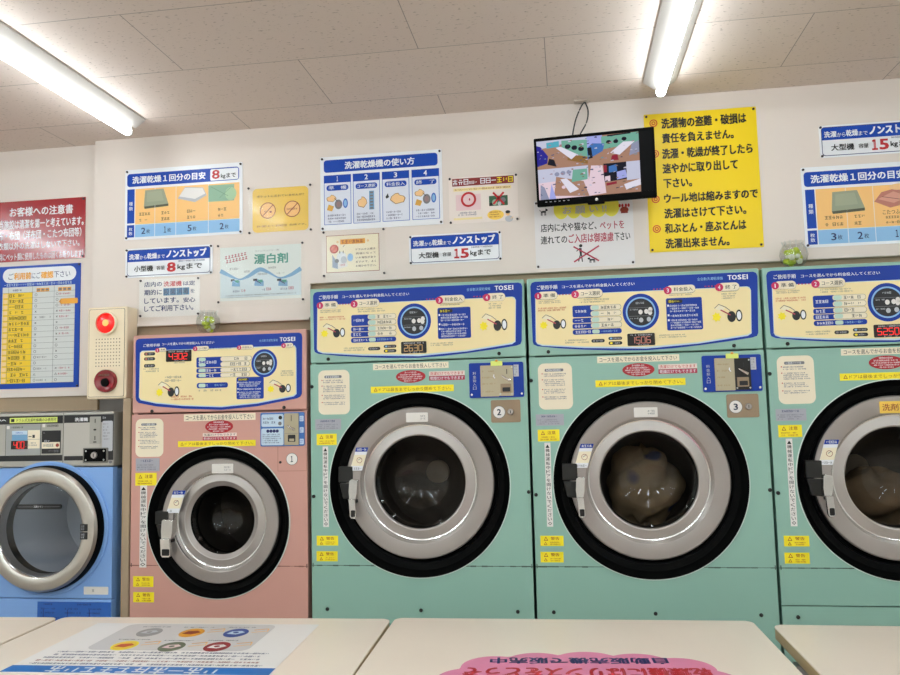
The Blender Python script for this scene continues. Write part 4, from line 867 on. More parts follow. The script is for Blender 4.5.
    q=S['oval']; b=MB(); b.ell((q[0]+q[2])/2,(q[1]+q[3])/2,(q[2]-q[0])/2,(q[1]-q[3])/2,yf,mat('sticker_crimson',(170,22,36),.4)); w=q[2]-q[0];h=q[1]-q[3]
    for v0,v1,u in ((.1,.24,.3),(.28,.42,.14),(.46,.58,.08),(.62,.74,.14),(.78,.9,.28)): b.scrib(q[0]+u*w,q[1]-v1*h,q[2]-u*w,q[1]-v0*h,1,yf-L1,WHITE,.85,1,0)
    part(b,'oval_sticker',label='dark red oval sticker')
    q=S['t1']; b=MB(); b.plate(q[0],q[2],q[3],q[1],yf,mat('sticker_blush',(234,214,206),.5),.0006); b.text('洗濯だけでもできます',q[0]+.004,q[3]+.002,q[2]-.004,q[1]-.002,yf-L1,BLACK if S['t1dark'] else RED,.01)
    p=S['t2']; b.plate(p[0],p[2],p[3],p[1],yf,PURP,.0006); b.text('乾燥だけでもできます',p[0]+.004,p[3]+.002,p[2]-.004,p[1]-.002,yf-L1,WHITE,.01); part(b,'two_line_sticker')
    def cau(b,q,y):
        h=q[1]-q[3]; b.poly(TRI(q[0]+h*.75,(q[1]+q[3])/2,h*.3),y,BRED); b.poly(TRI(q[0]+h*.75,(q[1]+q[3])/2-.0004,h*.17),y-L1,YELB)
        b.text('ドアは最後までしっかり閉めて下さい。',q[0]+h*1.25,q[3]+h*.24,q[2]-h*.4,q[1]-h*.24,y,mat('print_tan_brown',(140,96,30)),.0)
    sticker('caution_strip',S['yel'],YELB,cau)
    def memo(b,q,y):
        w=q[2]-q[0];h=q[1]-q[3]; b.plate(q[0]+.2*w,q[0]+.75*w,q[1]-.18*h,q[1]-.12*h,y,GREY,.0004,.004); b.scrib(q[0]+.24*w,q[1]-.175*h,q[0]+.71*w,q[1]-.125*h,1,y-L1,WHITE,.9,1,0)
        for v0,v1,n in ((.21,.30,2),(.34,.50,4),(.55,.66,3),(.71,.79,2)): b.scrib(q[0]+.16*w,q[1]-v1*h,q[2]-.1*w,q[1]-v0*h,n,y,NAVY,.6,.95,.25); b.ell(q[0]+.12*w,q[1]-(v0+.015)*h,.002,.002,y,RED)
    sticker('memo_sticker',S['memo'],STICK,memo,.022)
    sticker('grey_plate',S['gray'],mat('sticker_grey_lilac',(168,166,176),.45),lambda b,q,y:(b.scrib(q[0]+.2*(q[2]-q[0]),q[1]-.3*(q[1]-q[3]),q[2]-.2*(q[2]-q[0]),q[1]-.08*(q[1]-q[3]),1,y,NAVY,.8,1,0),b.scrib(q[0]+.006,q[3]+.003,q[2]-.006,q[1]-.42*(q[1]-q[3]),3,y,GREY,.6,.9,.2)))
    def warn(b,q,y):
        w=q[2]-q[0];h=q[1]-q[3]
        b.poly(TRI(q[0]+.24*w,q[1]-.3*h,.0075),y,BRED); b.poly(TRI(q[0]+.24*w,q[1]-.3*h-.0004,.0046),y-L1,YELB); b.text('警告' if q[1]<S['sl']+.12 else '注意',q[0]+.45*w,q[1]-.42*h,q[0]+.82*w,q[1]-.12*h,y,BRED,.012,1)
        b.scrib(q[0]+.12*w if q[1]>S['sl']+.12 else q[0]+.42*w,q[3]+.08*h,q[2]-.08*w,q[3]+.45*h,2,y,BRED,.55,.95,.2)
        if q[1]<S['sl']+.12: b.poly(TRI(q[0]+.22*w,q[3]+.25*h,.006),y,BRED); b.poly(TRI(q[0]+.22*w,q[3]+.25*h-.0004,.0036),y-L1,YELB)
    for q in S['warn']: sticker('warning_sticker',q,YELB,warn)
    q=S['vert']; sticker('vertical_strip',q,PAPER,lambda b,q,y:(b.vtext('▲機械運転中ドアを開けないでください。',q[0]+.003,q[3]+.004,q[2]-.003,q[1]-.004,y,BLACK,.012)))
    # ---- coin unit, number, lock
    q=S['coin']; b=MB(); b.plate(q[0],q[2],q[3],q[1],-.004,PBLUE if not S['pinkcoin'] else mat('coin_plate_blue',(62,110,180),.4),.004,.006)
    cu=part(b,'coin_unit',label='blue coin unit')
    if not S['pinkcoin']:
        p=S['plate1']; b=MB(); b.plate(p[0],p[2],p[3],p[1],-.0075,BEIGEM,.0035,.002); w=p[2]-p[0];h=p[1]-p[3]
        for v in (.15,.35,.55,.8): b.scrib(p[0]+.1*w,p[1]-(v+.08)*h,p[2]-.15*w,p[1]-v*h,1,-.0079,mat('print_dull_gold',(150,124,80)),.6,.9,.2)
        b.tube([(p[2]-.2*w,-.0095,p[1]-.42*h),(p[2]-.27*w,-.0095,p[1]-.36*h),(p[2]-.25*w,-.0095,p[1]-.3*h)],.0022,WHITE)
        part(b,'coin_plate',cu)
        p=S['plate2']; b=MB(); w=p[2]-p[0];h=p[1]-p[3]; b.plate(p[0],p[2],p[3],p[1],-.009,S['slotm'],.005,.003)
        b.plate(p[0]+.55*w,p[0]+.6*w,p[1]-.28*h,p[1]-.12*h,-.0094,BLACK); b.plate(p[0]+.12*w,p[2]-.14*w,p[3]+.1*h,p[3]+.4*h,-.0102,TAUPE,.0015,.002); b.plate(p[0]+.25*w,p[2]-.22*w,p[3]+.14*h,p[3]+.28*h,-.011,BLACK,.001,.002)
        for sx,sz in ((.1,.06),(.92,.06),(.92,.94)): b.ell(p[0]+sx*w,p[3]+sz*h,.003,.003,-.0098,CHROME,.001,10)
        part(b,'coin_slot',cu)
        b=MB(); b.tube([(p[0]+.25*w,-.013,p[1]-.33*h),(p[0]+.5*w,-.018,p[1]-.42*h),(p[0]+.8*w,-.015,p[1]-.5*h)],[.0025,.0045,.006],CHROME); part(b,'coin_lever',cu)
        b=MB(); v=S['vtx']; b.vtext('料金投入口',v[0],v[3],v[2],v[1],-.0044,LGREY,.012); part(b,'coin_lettering',cu)
        p=S['tag']; b=MB(); b.plate(p[0],p[2],p[3],p[1],-.0094,YELG,.001,.003); b.ell((p[0]+p[2])/2,p[1]+.001,.005,.004,-.0098,ORNG2); part(b,'yellow_tag',cu)
        p=S['stk']; b=MB(); b.plate(p[0],p[2],p[3],p[1],-.0046,LGREY,.0006); b.scrib(p[0]+.002,p[3]+.002,p[2]-.002,p[1]-.002,4,-.005,GREY,.6,.9,.2); part(b,'coin_label',cu)
        for xx in (q[0]+.008,q[2]-.008): b=MB(); b.ell(xx,q[3]+.012,.004,.004,-.005,CHROME,.001,12); part(b,'screw',cu)
        p=S['lock']; b=MB(); b.plate(p[0],p[2],p[3],p[1],-.002,TAUPE,.002,.006); lk=part(b,'lock_plate',label='taupe lock plate')
    else:
        for p in S['wins']:
            b=MB(); b.plate(p[0],p[2],p[3],p[1],-.0052,PALEBL,.0014,.006); w=p[2]-p[0];h=p[1]-p[3]
            if h<.06:
                b.scrib(p[0]+.06*w,p[3]+.2*h,p[0]+.7*w,p[1]-.2*h,2,-.0056,NAVY,.6,.95,.2); b.ell(p[2]-.14*w,p[1]-.28*h,.007,.007,-.0056,BLACK); b.ell(p[2]-.16*w,p[3]+.25*h,.007,.007,-.0056,GREY)
            else:
                for k in range(4): b.ell(p[0]+(.3+.14*k)*w,p[1]-.16*h,.006,.006,-.0056,NAVY)
                b.scrib(p[0]+.06*w,p[3]+.1*h,p[2]-.06*w,p[1]-.3*h,5,-.0056,NAVY,.6,.95,.2)
            part(b,'instruction_window',cu)
        p=S['plate1']; b=MB(); w=p[2]-p[0];h=p[1]-p[3]; b.plate(p[0],p[2],p[3],p[1],-.009,BEIGEM,.005,.003)
        b.plate(p[0]+.48*w,p[0]+.52*w,p[1]-.25*h,p[1]-.06*h,-.0094,BLACK); b.plate(p[0]+.05*w,p[2]-.05*w,p[3]+.36*h,p[3]+.37*h,-.0094,GREY); b.plate(p[0]+.26*w,p[2]-.22*w,p[3]+.1*h,p[3]+.32*h,-.0098,BLACK,.001,.003); b.plate(p[0]+.36*w,p[2]-.3*w,p[3]+.12*h,p[3]+.2*h,-.0104,BEIGEM)
        part(b,'coin_slot',cu)
        b=MB(); b.tube([(p[0]+.25*w,-.013,p[1]-.38*h),(p[0]+.5*w,-.018,p[1]-.45*h),(p[0]+.76*w,-.015,p[1]-.52*h)],[.002,.0035,.0055],CHROME); part(b,'coin_lever',cu)
        for k in range(3):
            zt=q[1]-.014-k*.042; b=MB(); b.plate(q[2]-.018,q[2]-.003,zt-.02,zt,-.0046,PALEBL,.0006,.002); b.scrib(q[2]-.016,zt-.017,q[2]-.005,zt-.003,2,-.005,MIDBL,.7,.9,.1); part(b,'coin_label',cu)
        p=S['lock']; b=MB()
        for a,c in (((p[0],p[1]),(p[0],p[3])),((p[0],p[3]),(p[2],p[3])),((p[2],p[1]),(p[2],p[3]))): b.line(a,c,.0014,-.0004,mat('seam_rose',(160,106,94),.6))
        lk=part(b,'access_hatch')
    c=S['num']; b=MB(); b.ell(c[0],c[1],c[2]*1.08,c[2]*1.08,-.0028,GREY,.0008,32); b.ell(c[0],c[1],c[2],c[2],-.0032,PAPER,.0008,32); b.text('１' if S['no']=='1' else S['no'],c[0]-c[2]*(.22 if S['no']=='1' else .36),c[1]-c[2]*.55,c[0]+c[2]*(.2 if S['no']=='1' else .36),c[1]+c[2]*.55,-.0036,mat('print_ink',(24,34,60)),.035); part(b,'number_disc',label='white disc with the number '+S['no'])
    k=S['key']; b=MB()
    if k[2]>.006:
        b.lathe([(.0002,-.012),(k[2]*.8,-.012),(k[2],-.008),(k[2],-.002)],0,0,STEEL,20); b.plate(-.0015,.0015,-.005,.005,-.0125,BLACK)
    else: b.lathe([(.0002,-.006),(k[2],-.004),(k[2],0)],0,0,GUN,14)
    part(b,'key_cylinder',loc=(k[0],0,k[1]))
    # ---- door
    b=MB(); b.lathe([(rb+.004,-.0002),(rb+.004,-.003),(rb+.0008,-.004),(rb-.001,-.001),(rb-.020,.026),(rb-.042,.030),(rb-.050,.05),(rb-.085,.06)],cx,cz,[RIMC,RIMC,BLKPL,BLKPL,BLKPL,BLKM,BLKM],120)
    part(b,'door_surround',label='black ring around the door')
    dx,dz,R0=S['door']; gx,gz,Rg=S['glass']
    k=R0/.268; kg=Rg/.163
    b=MB()
    b.lathe([(R0*1.042,.006),(R0*1.042,-.014),(R0*1.03,-.017),(R0*1.022,-.013),(R0*1.0,-.010),(R0*1.0,-.034),(R0*.985,-.0385),(R0*.815,-.0395),(R0*.80,-.038),(R0*.765,-.020),(R0*.75,-.0185),(R0*.635,-.024),(R0*.62,-.022),(Rg*1.0,-.012),(Rg*.99,.03),(Rg*1.0,.05)],dx,dz,[BLKPL,BLKPL,CHROME,BLKPL,BLKM,STEELD,STEELD,STEELD,CHROME,CHROME,STEEL,STEEL,STEELD,BLKPL,BLKPL],120)
    d=part(b,'door',sharp=22,label='grey cast door',loc=(0,.045,-.004))
    b=MB(); prof=[(Rg*.995,.0),(Rg*.9,.012),(Rg*.8,.045),(Rg*.68,.07),(Rg*.5,.09),(Rg*.28,.102),(.0003,.106)]
    b.lathe(prof,dx,dz,GLASS,96); part(b,'door_glass',d)
    q=S['hlab']; b=MB(); b.plate(q[0],q[2],q[3],q[1],-.0405,S['hlm'],.003,.003); 
    if S['hltxt']: b.text(S['hltxt'],q[0]+.008,q[3]+.008,q[2]-.008,q[1]-.008,-.041,BRED,.015)
    else: b.scrib(q[0]+.58*(q[2]-q[0]),q[3]+.008,q[2]-.006,q[1]-.008,2,-.041,GREY,.7,.9,0)
    part(b,'door_label',d)
    q=S['blab']; w=q[2]-q[0]; h=q[1]-q[3]; sk=.36*w; b=MB()
    quad=lambda v0,v1:[(q[0]+sk*(1-v1)*0+ (1-v1)*sk,q[1]-v1*h),(q[2]-sk+(1-v1)*sk,q[1]-v1*h),(q[2]-sk+(1-v0)*sk,q[1]-v0*h),(q[0]+(1-v0)*sk,q[1]-v0*h)]
    b.poly(quad(0,1),-.0415,WHITE,.004); b.poly(quad(0,.18),-.0419,PBLUE); b.poly(quad(.32,.8),-.0419,mat('print_parchment',(240,228,200)))
    m_=quad(.3,.8); b.scrib(q[0]+sk*.95+.004,q[1]-.15*h,q[2]-.006,q[1]-.03*h,1,-.0423,WHITE,.9,1,0); b.ring(q[0]+w*.52,q[1]-.55*h,.009,.0105,-.0423,BRED,n=18); b.line((q[0]+w*.45,q[1]-.55*h),(q[0]+w*.62,q[1]-.45*h),.0018,-.0423,GREY); b.scrib(q[0]+.1*w,q[1]-.96*h,q[2]-.36*w,q[1]-.86*h,1,-.0423,GREY,.9,.9,0)
    part(b,'instruction_sticker',d)
    q=S['hand']; xm=(q[0]+q[2])/2; b=MB()
    b.poly([(q[0]+.001,q[1]-.045),(q[0]+.004,q[1]-.005),(q[0]+.012,q[1]),(q[2]-.006,q[1]-.004),(q[2]-.009,q[1]-.05),(q[2]-.014,q[1]-.072),(q[0]+.003,q[1]-.072)],-.070,CHROME,.032)
    b.poly([(q[0]+.004,q[1]-.070),(q[2]-.013,q[1]-.070),(q[2]-.009,q[3]+.008),(q[2]-.014,q[3]),(q[0]+.013,q[3]),(q[0]+.008,q[3]+.008)],-.082,CHROME,.014)
    b.plate(q[0]+.012,q[2]-.012,q[3]+.006,q[3]+.03,-.0835,GUN,.002,.004); b.box(q[0]+.008,q[2]-.012,-.072,-.04,q[1]-.085,q[1]-.074,BLKM)
    part(b,'handle',d,bevel=.002,label='chrome lever handle')
    q=S['latch']
    b=MB(); b.box(q[0],q[2],.0,.03,q[3]+(q[1]-q[3])*.52,q[1],GUN); b.poly([(q[0]+.002,q[3]+(q[1]-q[3])*.5),(q[2],q[3]+(q[1]-q[3])*.5),(q[2],q[3]),(q[0]+.014,q[3]+.004)],-.0+.004,GUN,.024); part(b,'door_latch',bevel=.003)
    # ---- drum
    b=MB(); Rd=R0*.86
    b.lathe([(rb-.086,.06),(Rd-.02,.085),(Rd,.10),(Rd,.40),(Rd*.95,.43),(.0002,.44)],dx,dz,[BLKM,DRUM,DRUM,DRUM,DRUM],72)
    b.lathe([(.048,.436),(.046,.415),(.0002,.41)],dx,dz,DRUMH,40)
    for k in range(3):
        a=.6+k*2*PI/3; c,s_=math.cos(a),math.sin(a); tx,tz=-s_,c
        P3=[(dx+c*Rd-tx*.03,dz+s_*Rd-tz*.03),(dx+c*Rd+tx*.03,dz+s_*Rd+tz*.03),(dx+c*(Rd-.05),dz+s_*(Rd-.05))]; b.poly(P3,.13,DRUM,.27)
    part(b,'drum')
    return r

def green_spec(no,digits,seg,**kw):
    S=dict(W=.80,top=1.955,su=1.6735,sl=.944,kick=.50,enamel=GREEN,grime=GRIME,ring=(.400,1.231,.327),door=(.400,1.240,.271),glass=(.403,1.240,.166),
      bolts=[(.058,.790),(.40,.790),(.742,.790),(.07,1.690),(.703,1.690),(.006,1.59),(.793,1.20),(.010,1.19)],
      panel=[(.016,1.728),(.019,1.718),(.033,1.711),(.11,1.701),(.19,1.694),(.30,1.687),(.41,1.684),(.50,1.688),(.585,1.695),(.68,1.705),(.765,1.716),(.780,1.721),(.785,1.732),(.793,1.928),(.789,1.939),(.779,1.943),(.030,1.943),(.019,1.939),(.014,1.928)],
      creamrim=[(.027,1.728),(.032,1.719),(.05,1.712),(.2,1.699),(.41,1.690),(.585,1.701),(.75,1.722),(.763,1.730),(.769,1.880),(.764,1.890),(.756,1.893),(.030,1.893)],
      cream=[(.029,1.728),(.034,1.722),(.05,1.716),(.2,1.704),(.41,1.696),(.585,1.706),(.75,1.727),(.761,1.733),(.767,1.880),(.762,1.888),(.755,1.891),(.032,1.891)],
      text=[('ご使用手順',(.037,1.929,.110,1.913),WHITE,.015),('コースを選んでから料金投入してください',(.126,1.926,.379,1.914),WHITE,.02),('全自動洗濯乾燥機',(.592,1.931,.678,1.920),LBLUE,.004),('TOSEI',(.694,1.935,.761,1.918),WHITE,.03)],
      scribs=[((.042,1.874,.124,1.862),GREY,2),((.185,1.874,.292,1.858),GREY,2),((.039,1.850,.147,1.834),RED,2),((.494,1.877,.58,1.870),GREY,1),((.670,1.874,.722,1.851),GREY,3),((.13,1.732,.216,1.716),GREY,2),((.455,1.738,.55,1.724),GREY,2)],
      tabs=[((.038,1.906,.110,1.876),(.029,1.903,.052,1.878),'1','準 備'),((.168,1.908,.268,1.876),(.159,1.904,.184,1.877),'2','コース選択'),((.486,1.908,.585,1.878),(.479,1.904,.503,1.877),'3','料金投入'),((.660,1.909,.732,1.878),(.651,1.907,.677,1.880),'4','終 了')],
      dots=[(.115,1.892),(.442,1.897),(.616,1.899)],
      chart=[((.160,1.850,.234,1.809),'bb'),((.159,1.806,.228,1.788),'b'),((.158,1.786,.228,1.768),'b'),((.222,1.850,.329,1.831),'w'),((.222,1.829,.329,1.810),'w'),((.222,1.807,.329,1.788),'w'),((.222,1.787,.329,1.768),'w'),((.158,1.765,.328,1.747),'long')],
      keys=[(.226,1.848,.252,1.833),(.226,1.827,.252,1.812),(.226,1.805,.252,1.790),(.226,1.785,.252,1.770),(.226,1.763,.252,1.749)],
      pills=[((.222,1.729,.268,1.717),GREY),((.281,1.735,.328,1.724),LBLUE),((.281,1.719,.328,1.707),YELB)],
      dial=(.396,1.8185,.0625),disp=(.346,1.744,.440,1.701),digits=digits,segm=seg,box=(.483,1.863,.604,1.750),pics=[(.040,1.825,.140,1.768),(.632,1.838,.740,1.770)],
      strip=(.239,1.667,.519,1.644),oval=(.324,1.640,.434,1.594),t1=(.447,1.633,.577,1.617),t2=(.447,1.616,.577,1.600),t1dark=False,yel=(.230,1.584,.536,1.560),
      memo=(.031,1.649,.150,1.486),gray=(.018,1.470,.116,1.430),warn=[(.023,1.416,.099,1.375),(.020,1.049,.100,1.014),(.019,.994,.098,.958)],vert=(.045,1.370,.066,1.080),
      coin=(.593,1.658,.788,1.533),pinkcoin=False,plate1=(.634,1.648,.699,1.537),plate2=(.699,1.646,.751,1.538),slotm=GUN if no in '3' else BEIGEM,vtx=(.606,1.628,.619,1.562),tag=(.672,1.663,.714,1.646),stk=(.753,1.648,.771,1.606),
      lock=(.668,1.524,.773,1.444),num=(.697,1.481,.0205),key=(.738,1.481,.011),no=no,
      hlab=(.358,1.490,.438,1.456),hlm=OFFW,hltxt='',blab=(.146,1.368,.216,1.285),hand=(.147,1.256,.187,1.118),latch=(.104,1.296,.156,1.176))
    S.update(kw); return S
X1=-.9396; PT=.808
washer_dryer(X1,'green washer-dryer with the number 2 disc, next to the pink machine',green_spec('2','2630',SEGA))
washer_dryer(X1+PT,'green washer-dryer with the number 3 disc, laundry in its drum',green_spec('3','1506',SEGP))
washer_dryer(X1+2*PT,'green washer-dryer at the right edge, with a yellow label on its door',green_spec('4','5250',SEGR,kick=.824,hlab=(.350,1.492,.47,1.452),hlm=YELW,hltxt='洗剤不要',bolts=[(.05,.785),(.40,.785),(.742,.785),(.07,1.690),(.703,1.690),(.006,1.59),(.793,1.20),(.010,1.19)]))
PS=green_spec('1','4302',SEGR)
PS.update(W=.695,top=1.806,su=1.504,sl=.940,kick=.50,enamel=PINK,grime=GRIMEP,ring=(.348,1.100,.277),door=(.351,1.106,.230),glass=(.355,1.105,.1265),
  bolts=[(.083,1.514),(.607,1.516)],
  panel=[(.015,1.568),(.018,1.556),(.028,1.547),(.10,1.532),(.209,1.521),(.361,1.513),(.502,1.523),(.658,1.549),(.670,1.555),(.676,1.566),(.679,1.776),(.676,1.788),(.667,1.793),(.026,1.793),(.016,1.788),(.013,1.776)],
  creamrim=[(.029,1.568),(.036,1.557),(.10,1.543),(.209,1.531),(.361,1.523),(.502,1.533),(.645,1.556),(.656,1.565),(.656,1.735),(.650,1.746),(.040,1.746),(.031,1.738)],
  cream=[(.031,1.569),(.038,1.560),(.10,1.547),(.209,1.535),(.361,1.527),(.502,1.537),(.642,1.560),(.653,1.567),(.653,1.734),(.648,1.743),(.042,1.743),(.034,1.736)],
  text=[('ご使用手順',(.045,1.772,.113,1.760),WHITE,.015),('コースを選んでから料金投入してください',(.122,1.774,.333,1.763),WHITE,.02),('全自動洗濯乾燥機',(.511,1.773,.584,1.763),LBLUE,.004),('TOSEI',(.592,1.778,.652,1.762),WHITE,.03)],
  scribs=[((.046,1.680,.12,1.662),GREY,2),((.135,1.648,.21,1.622),GREY,2),((.16,1.572,.26,1.552),RED,2),((.595,1.655,.65,1.632),GREY,3),((.265,1.592,.37,1.582),GREY,1),((.312,1.747,.415,1.741),GREY,1),((.17,1.699,.22,1.692),GREY,1)],
  tabs=[((.105,1.755,.140,1.739),(.095,1.754,.112,1.737),'1','準備'),((.255,1.756,.312,1.738),(.248,1.755,.266,1.737),'2','コース選択'),((.432,1.754,.489,1.736),(.424,1.753,.441,1.736),'3','料金投入'),((.606,1.756,.645,1.737),(.598,1.755,.616,1.737),'4','終了')],
  dots=[],chart=[((.262,1.713,.366,1.674),'bb'),((.262,1.671,.366,1.654),'b'),((.262,1.651,.366,1.635),'b'),((.358,1.713,.482,1.695),'w'),((.358,1.693,.474,1.675),'w'),((.358,1.671,.478,1.654),'w'),((.358,1.651,.474,1.635),'w'),((.264,1.616,.388,1.596),'long')],
  keys=[(.272,1.711,.300,1.698),(.272,1.690,.300,1.678),(.272,1.669,.300,1.657),(.272,1.650,.300,1.638),(.272,1.613,.300,1.599)],
  pills=[((.049,1.739,.094,1.727),SEGP),((.049,1.720,.094,1.708),SEGP),((.049,1.694,.094,1.681),GREY)],
  dial=(.531,1.683,.0505),disp=(.139,1.744,.242,1.700),box=(.422,1.633,.529,1.551),pics=[(.096,1.628,.198,1.566),(.540,1.622,.638,1.570)],
  strip=(.212,1.499,.496,1.473),oval=(.297,1.476,.408,1.426),t1=(.288,1.427,.422,1.414),t2=(.288,1.4135,.422,1.4005),t1dark=True,yel=(.189,1.399,.496,1.377),
  memo=(.017,1.486,.130,1.342),gray=(.019,1.337,.115,1.288),warn=[(.018,1.282,.104,1.235),(.014,.900,.095,.861),(.015,.842,.098,.805)],vert=(.038,1.236,.066,.932),
  coin=(.516,1.498,.686,1.374),pinkcoin=True,plate1=(.610,1.494,.665,1.378),wins=[(.521,1.492,.606,1.446),(.520,1.440,.606,1.378)],
  lock=(.582,1.370,.691,1.283),num=(.637,1.3265,.0205),key=(.592,1.315,.0045),
  hlab=(.322,1.316,.406,1.281),blab=(.142,1.219,.219,1.136),hand=(.135,1.116,.189,.980),latch=(.098,1.138,.150,1.040))
washer_dryer(-1.648,'salmon pink washer-dryer with the number 1 disc, shorter than the green ones',PS)

# laundry seen through the doors
def bundle(name,label,cx,cy,cz,rx,ry,rz,m,seed,spots=()):
    rnd=random.Random(seed); me=MB(); n=64; mm=36; V=[]; F=[]
    ph=[(rnd.uniform(0,6),rnd.uniform(1,4),rnd.uniform(1,4)) for _ in range(5)]
    for i in range(mm+1):
        th=PI*i/mm
        for k in range(n):
            p=2*PI*k/n; d=1+.05*abs(math.sin(3*p+4*th+seed))+.04*abs(math.sin(2*p-5*th))-.05+sum(.06*math.sin(a+fx*p*1+fz*th*2) for a,fx,fz in [(q[0],round(q[1]),q[2]) for q in ph])
            V.append((cx+rx*d*math.sin(th)*math.cos(p), cy+ry*d*math.sin(th)*math.sin(p), cz+rz*d*math.cos(th)))
    for i in range(mm):
        for k in range(n): F.append((i*n+k,(i+1)*n+k,(i+1)*n+(k+1)%n,i*n+(k+1)%n))
    me.raw(V,F,m,True)
    o=me.build(name,origin=(cx,cy,cz-rz)); o.location=(cx,cy,cz-rz); return tag(o,label,'laundry')
spm=bpy.data.materials.new('spotted_fabric'); spm.use_nodes=True; nt=spm.node_tree; pb=nt.nodes['Principled BSDF']; pb.inputs['Roughness'].default_value=.9
tc=nt.nodes.new('ShaderNodeTexCoord'); vo=nt.nodes.new('ShaderNodeTexVoronoi'); vo.inputs['Scale'].default_value=9; nt.links.new(tc.outputs['Object'],vo.inputs['Vector'])
rp=nt.nodes.new('ShaderNodeValToRGB'); rp.color_ramp.elements[0].position=.22; rp.color_ramp.elements[0].color=lin((78,86,132))+(1,); rp.color_ramp.elements[1].position=.34; rp.color_ramp.elements[1].color=lin((176,154,122))+(1,)
nt.links.new(vo.outputs['Distance'],rp.inputs['Fac']); nt.links.new(rp.outputs['Color'],pb.inputs['Base Color'])
c3x=X1+PT+.40
bundle('laundry_bundle','beige blue-spotted laundry in the drum of machine number 3',c3x,.27,1.19,.135,.085,.135,spm,3)
c4x=X1+2*PT+.40
bundle('laundry_bundle','brown and grey laundry low in the right-edge green machine drum',c4x,.27,1.145,.14,.085,.10,LAUN,8)

# ------------------------------------------------------------------ blue front loader
Wx=-1.973
wr=thing('front_load_washer','blue front-loading coin washer with a silver console and round silver door','washing machine',(Wx,0,0))
def wp(b,n,par=None,**k): return b.build(n,par or wr,origin=(Wx if par is None or par is wr else 0,0,0),**k)
WO=(Wx,0,0)
xl,xr=-2.30,-1.722; wcx,wcz=-1.986,1.079
b=MB(); b.box(xl,xl+.02,.02,.78,.03,1.30,WBLUE); b.box(xr-.02,xr,.02,.78,.03,1.30,WBLUE); b.box(xl+.02,xr-.02,.74,.78,.03,1.5,WBLUE); b.box(xl,xr,.05,.78,0,.05,BLKM); b.build('cabinet',wr,origin=WO,bevel=.01)
b=MB(); b.hole(xl,xr,.816,1.306,wcx,wcz,.19,.0,WBLUE,.03); b.build('front_panel',wr,origin=WO,bevel=.004)
b=MB(); b.box(xl,xr,0,.03,.06,.813,WBLUE); b.build('lower_panel',wr,origin=WO,bevel=.004)
b=MB(); b.box(xl,xr,0,.78,1.309,1.518,CONS); cs=b.build('console',wr,origin=WO,bevel=.006)
def onc(b,n,**k): return b.build(n,cs,origin=WO,**k)
b=MB(); rr_(b,xl+.01,1.507,-1.934,1.476,-.0005,BLACK); rr_(b,-1.929,1.507,-1.722,1.475,-.0005,BLACK); rr_(b,xl+.01,1.355,-1.934,1.333,-.0005,BLACK); rr_(b,-1.926,1.352,-1.724,1.333,-.0005,BLACK); rr_(b,-1.750,1.507,-1.722,1.333,-.0006,BLACK)
b.plate(-1.932,-1.9305,1.31,1.517,-.0005,SEAM); onc(b,'black_trim')
b=MB(); q=D['W_ua']; b.text('AQUA',q[2]-.098,q[3]+.003,q[2],q[1]-.003,-.0010,WHITE,.03); b.tb('洗濯機',D['W_t1'],-.0014,WHITE,.03); b.scrib(-1.768,1.490,-1.752,1.498,1,-.0014,LGREY,.95,1,0); onc(b,'brand_lettering')
b=MB(); rr_(b,-2.160,1.501,-1.957,1.481,-.0015,YELG); b.text('ドラム式洗濯乾燥機のみ使用可',-2.130,1.485,-1.961,1.498,-.0019,BLACK,.012); rr_(b,-2.154,1.497,-2.140,1.485,-.0019,BLACK); onc(b,'green_label')
b=MB(); q=(-2.176,1.474,-2.027,1.357); rr_(b,*q,-.0008,mat('console_panel_grey',(160,160,158),.4)); b.plate(-2.1765,-2.175,1.353,1.474,-.0009,SEAM); b.plate(-2.027,-2.0255,1.353,1.474,-.0009,SEAM); rr_(b,-2.172,1.470,-2.160,1.458,-.0012,PAPER); b.scrib(-2.152,1.460,-2.10,1.468,1,-.0012,BLACK,.9,1,0)
rr_(b,*D['W_pa'],-.0012,PALEBL); rr_(b,*D['W_pb'],-.0012,STEELBL); rr_(b,*D['W_pc'],-.0012,STICK); q=D['W_pc']; b.plate(q[0],q[2],(q[1]+q[3])/2-.0006,(q[1]+q[3])/2+.0006,-.0016,GREY); b.plate(q[0]+.02,q[0]+.03,q[1]-.03,q[1]-.018,-.0016,BLACK); b.plate(q[0]+.003,q[0]+.016,q[1]-.026,q[1]-.023,-.0016,BLACK); b.scrib(q[0]+.003,q[3]+.008,q[2]-.006,q[3]+.026,2,-.0016,GREY,.6,.9,.2)
p=D['W_pa']; b.scrib(p[0]+.015,p[3]+.004,p[2]-.015,p[1]-.004,1,-.0016,MIDBL,.9,.7,0); p=D['W_pb']; b.scrib(p[0]+.02,p[3]+.006,p[2]-.02,p[1]-.006,1,-.0016,WHITE,.9,.7,0)
onc(b,'price_panel')
b=MB(); rr_(b,-2.152,1.412,-2.080,1.379,-.0014,DARKBOX,.002); b.seg7('400',-2.142,1.383,-2.094,1.408,-.0018,SEGR); b.scrib(-2.092,1.385,-2.083,1.392,1,-.0018,SEGR,.9,1,0); onc(b,'red_display')
b=MB(); rr_(b,*D['W_blk'],-.0012,BLACK,.002); rr_(b,*D['W_wht'],-.0016,STICK,.002); q=D['W_wht']; b.scrib(q[0]+.006,q[3]+.006,q[2]-.02,q[1]-.006,1,-.002,GREY,.9,1,0); b.ell(q[2]-.010,(q[1]+q[3])/2,.007,.007,-.002,BRED); q=D['W_blk']; b.scrib(q[0]+.012,q[1]-.05,q[0]+.035,q[1]-.035,1,-.002,LGREY,.8,1,0); b.scrib(q[0]+.006,q[1]-.014,q[0]+.02,q[1]-.004,1,-.002,LGREY,.8,1,0)
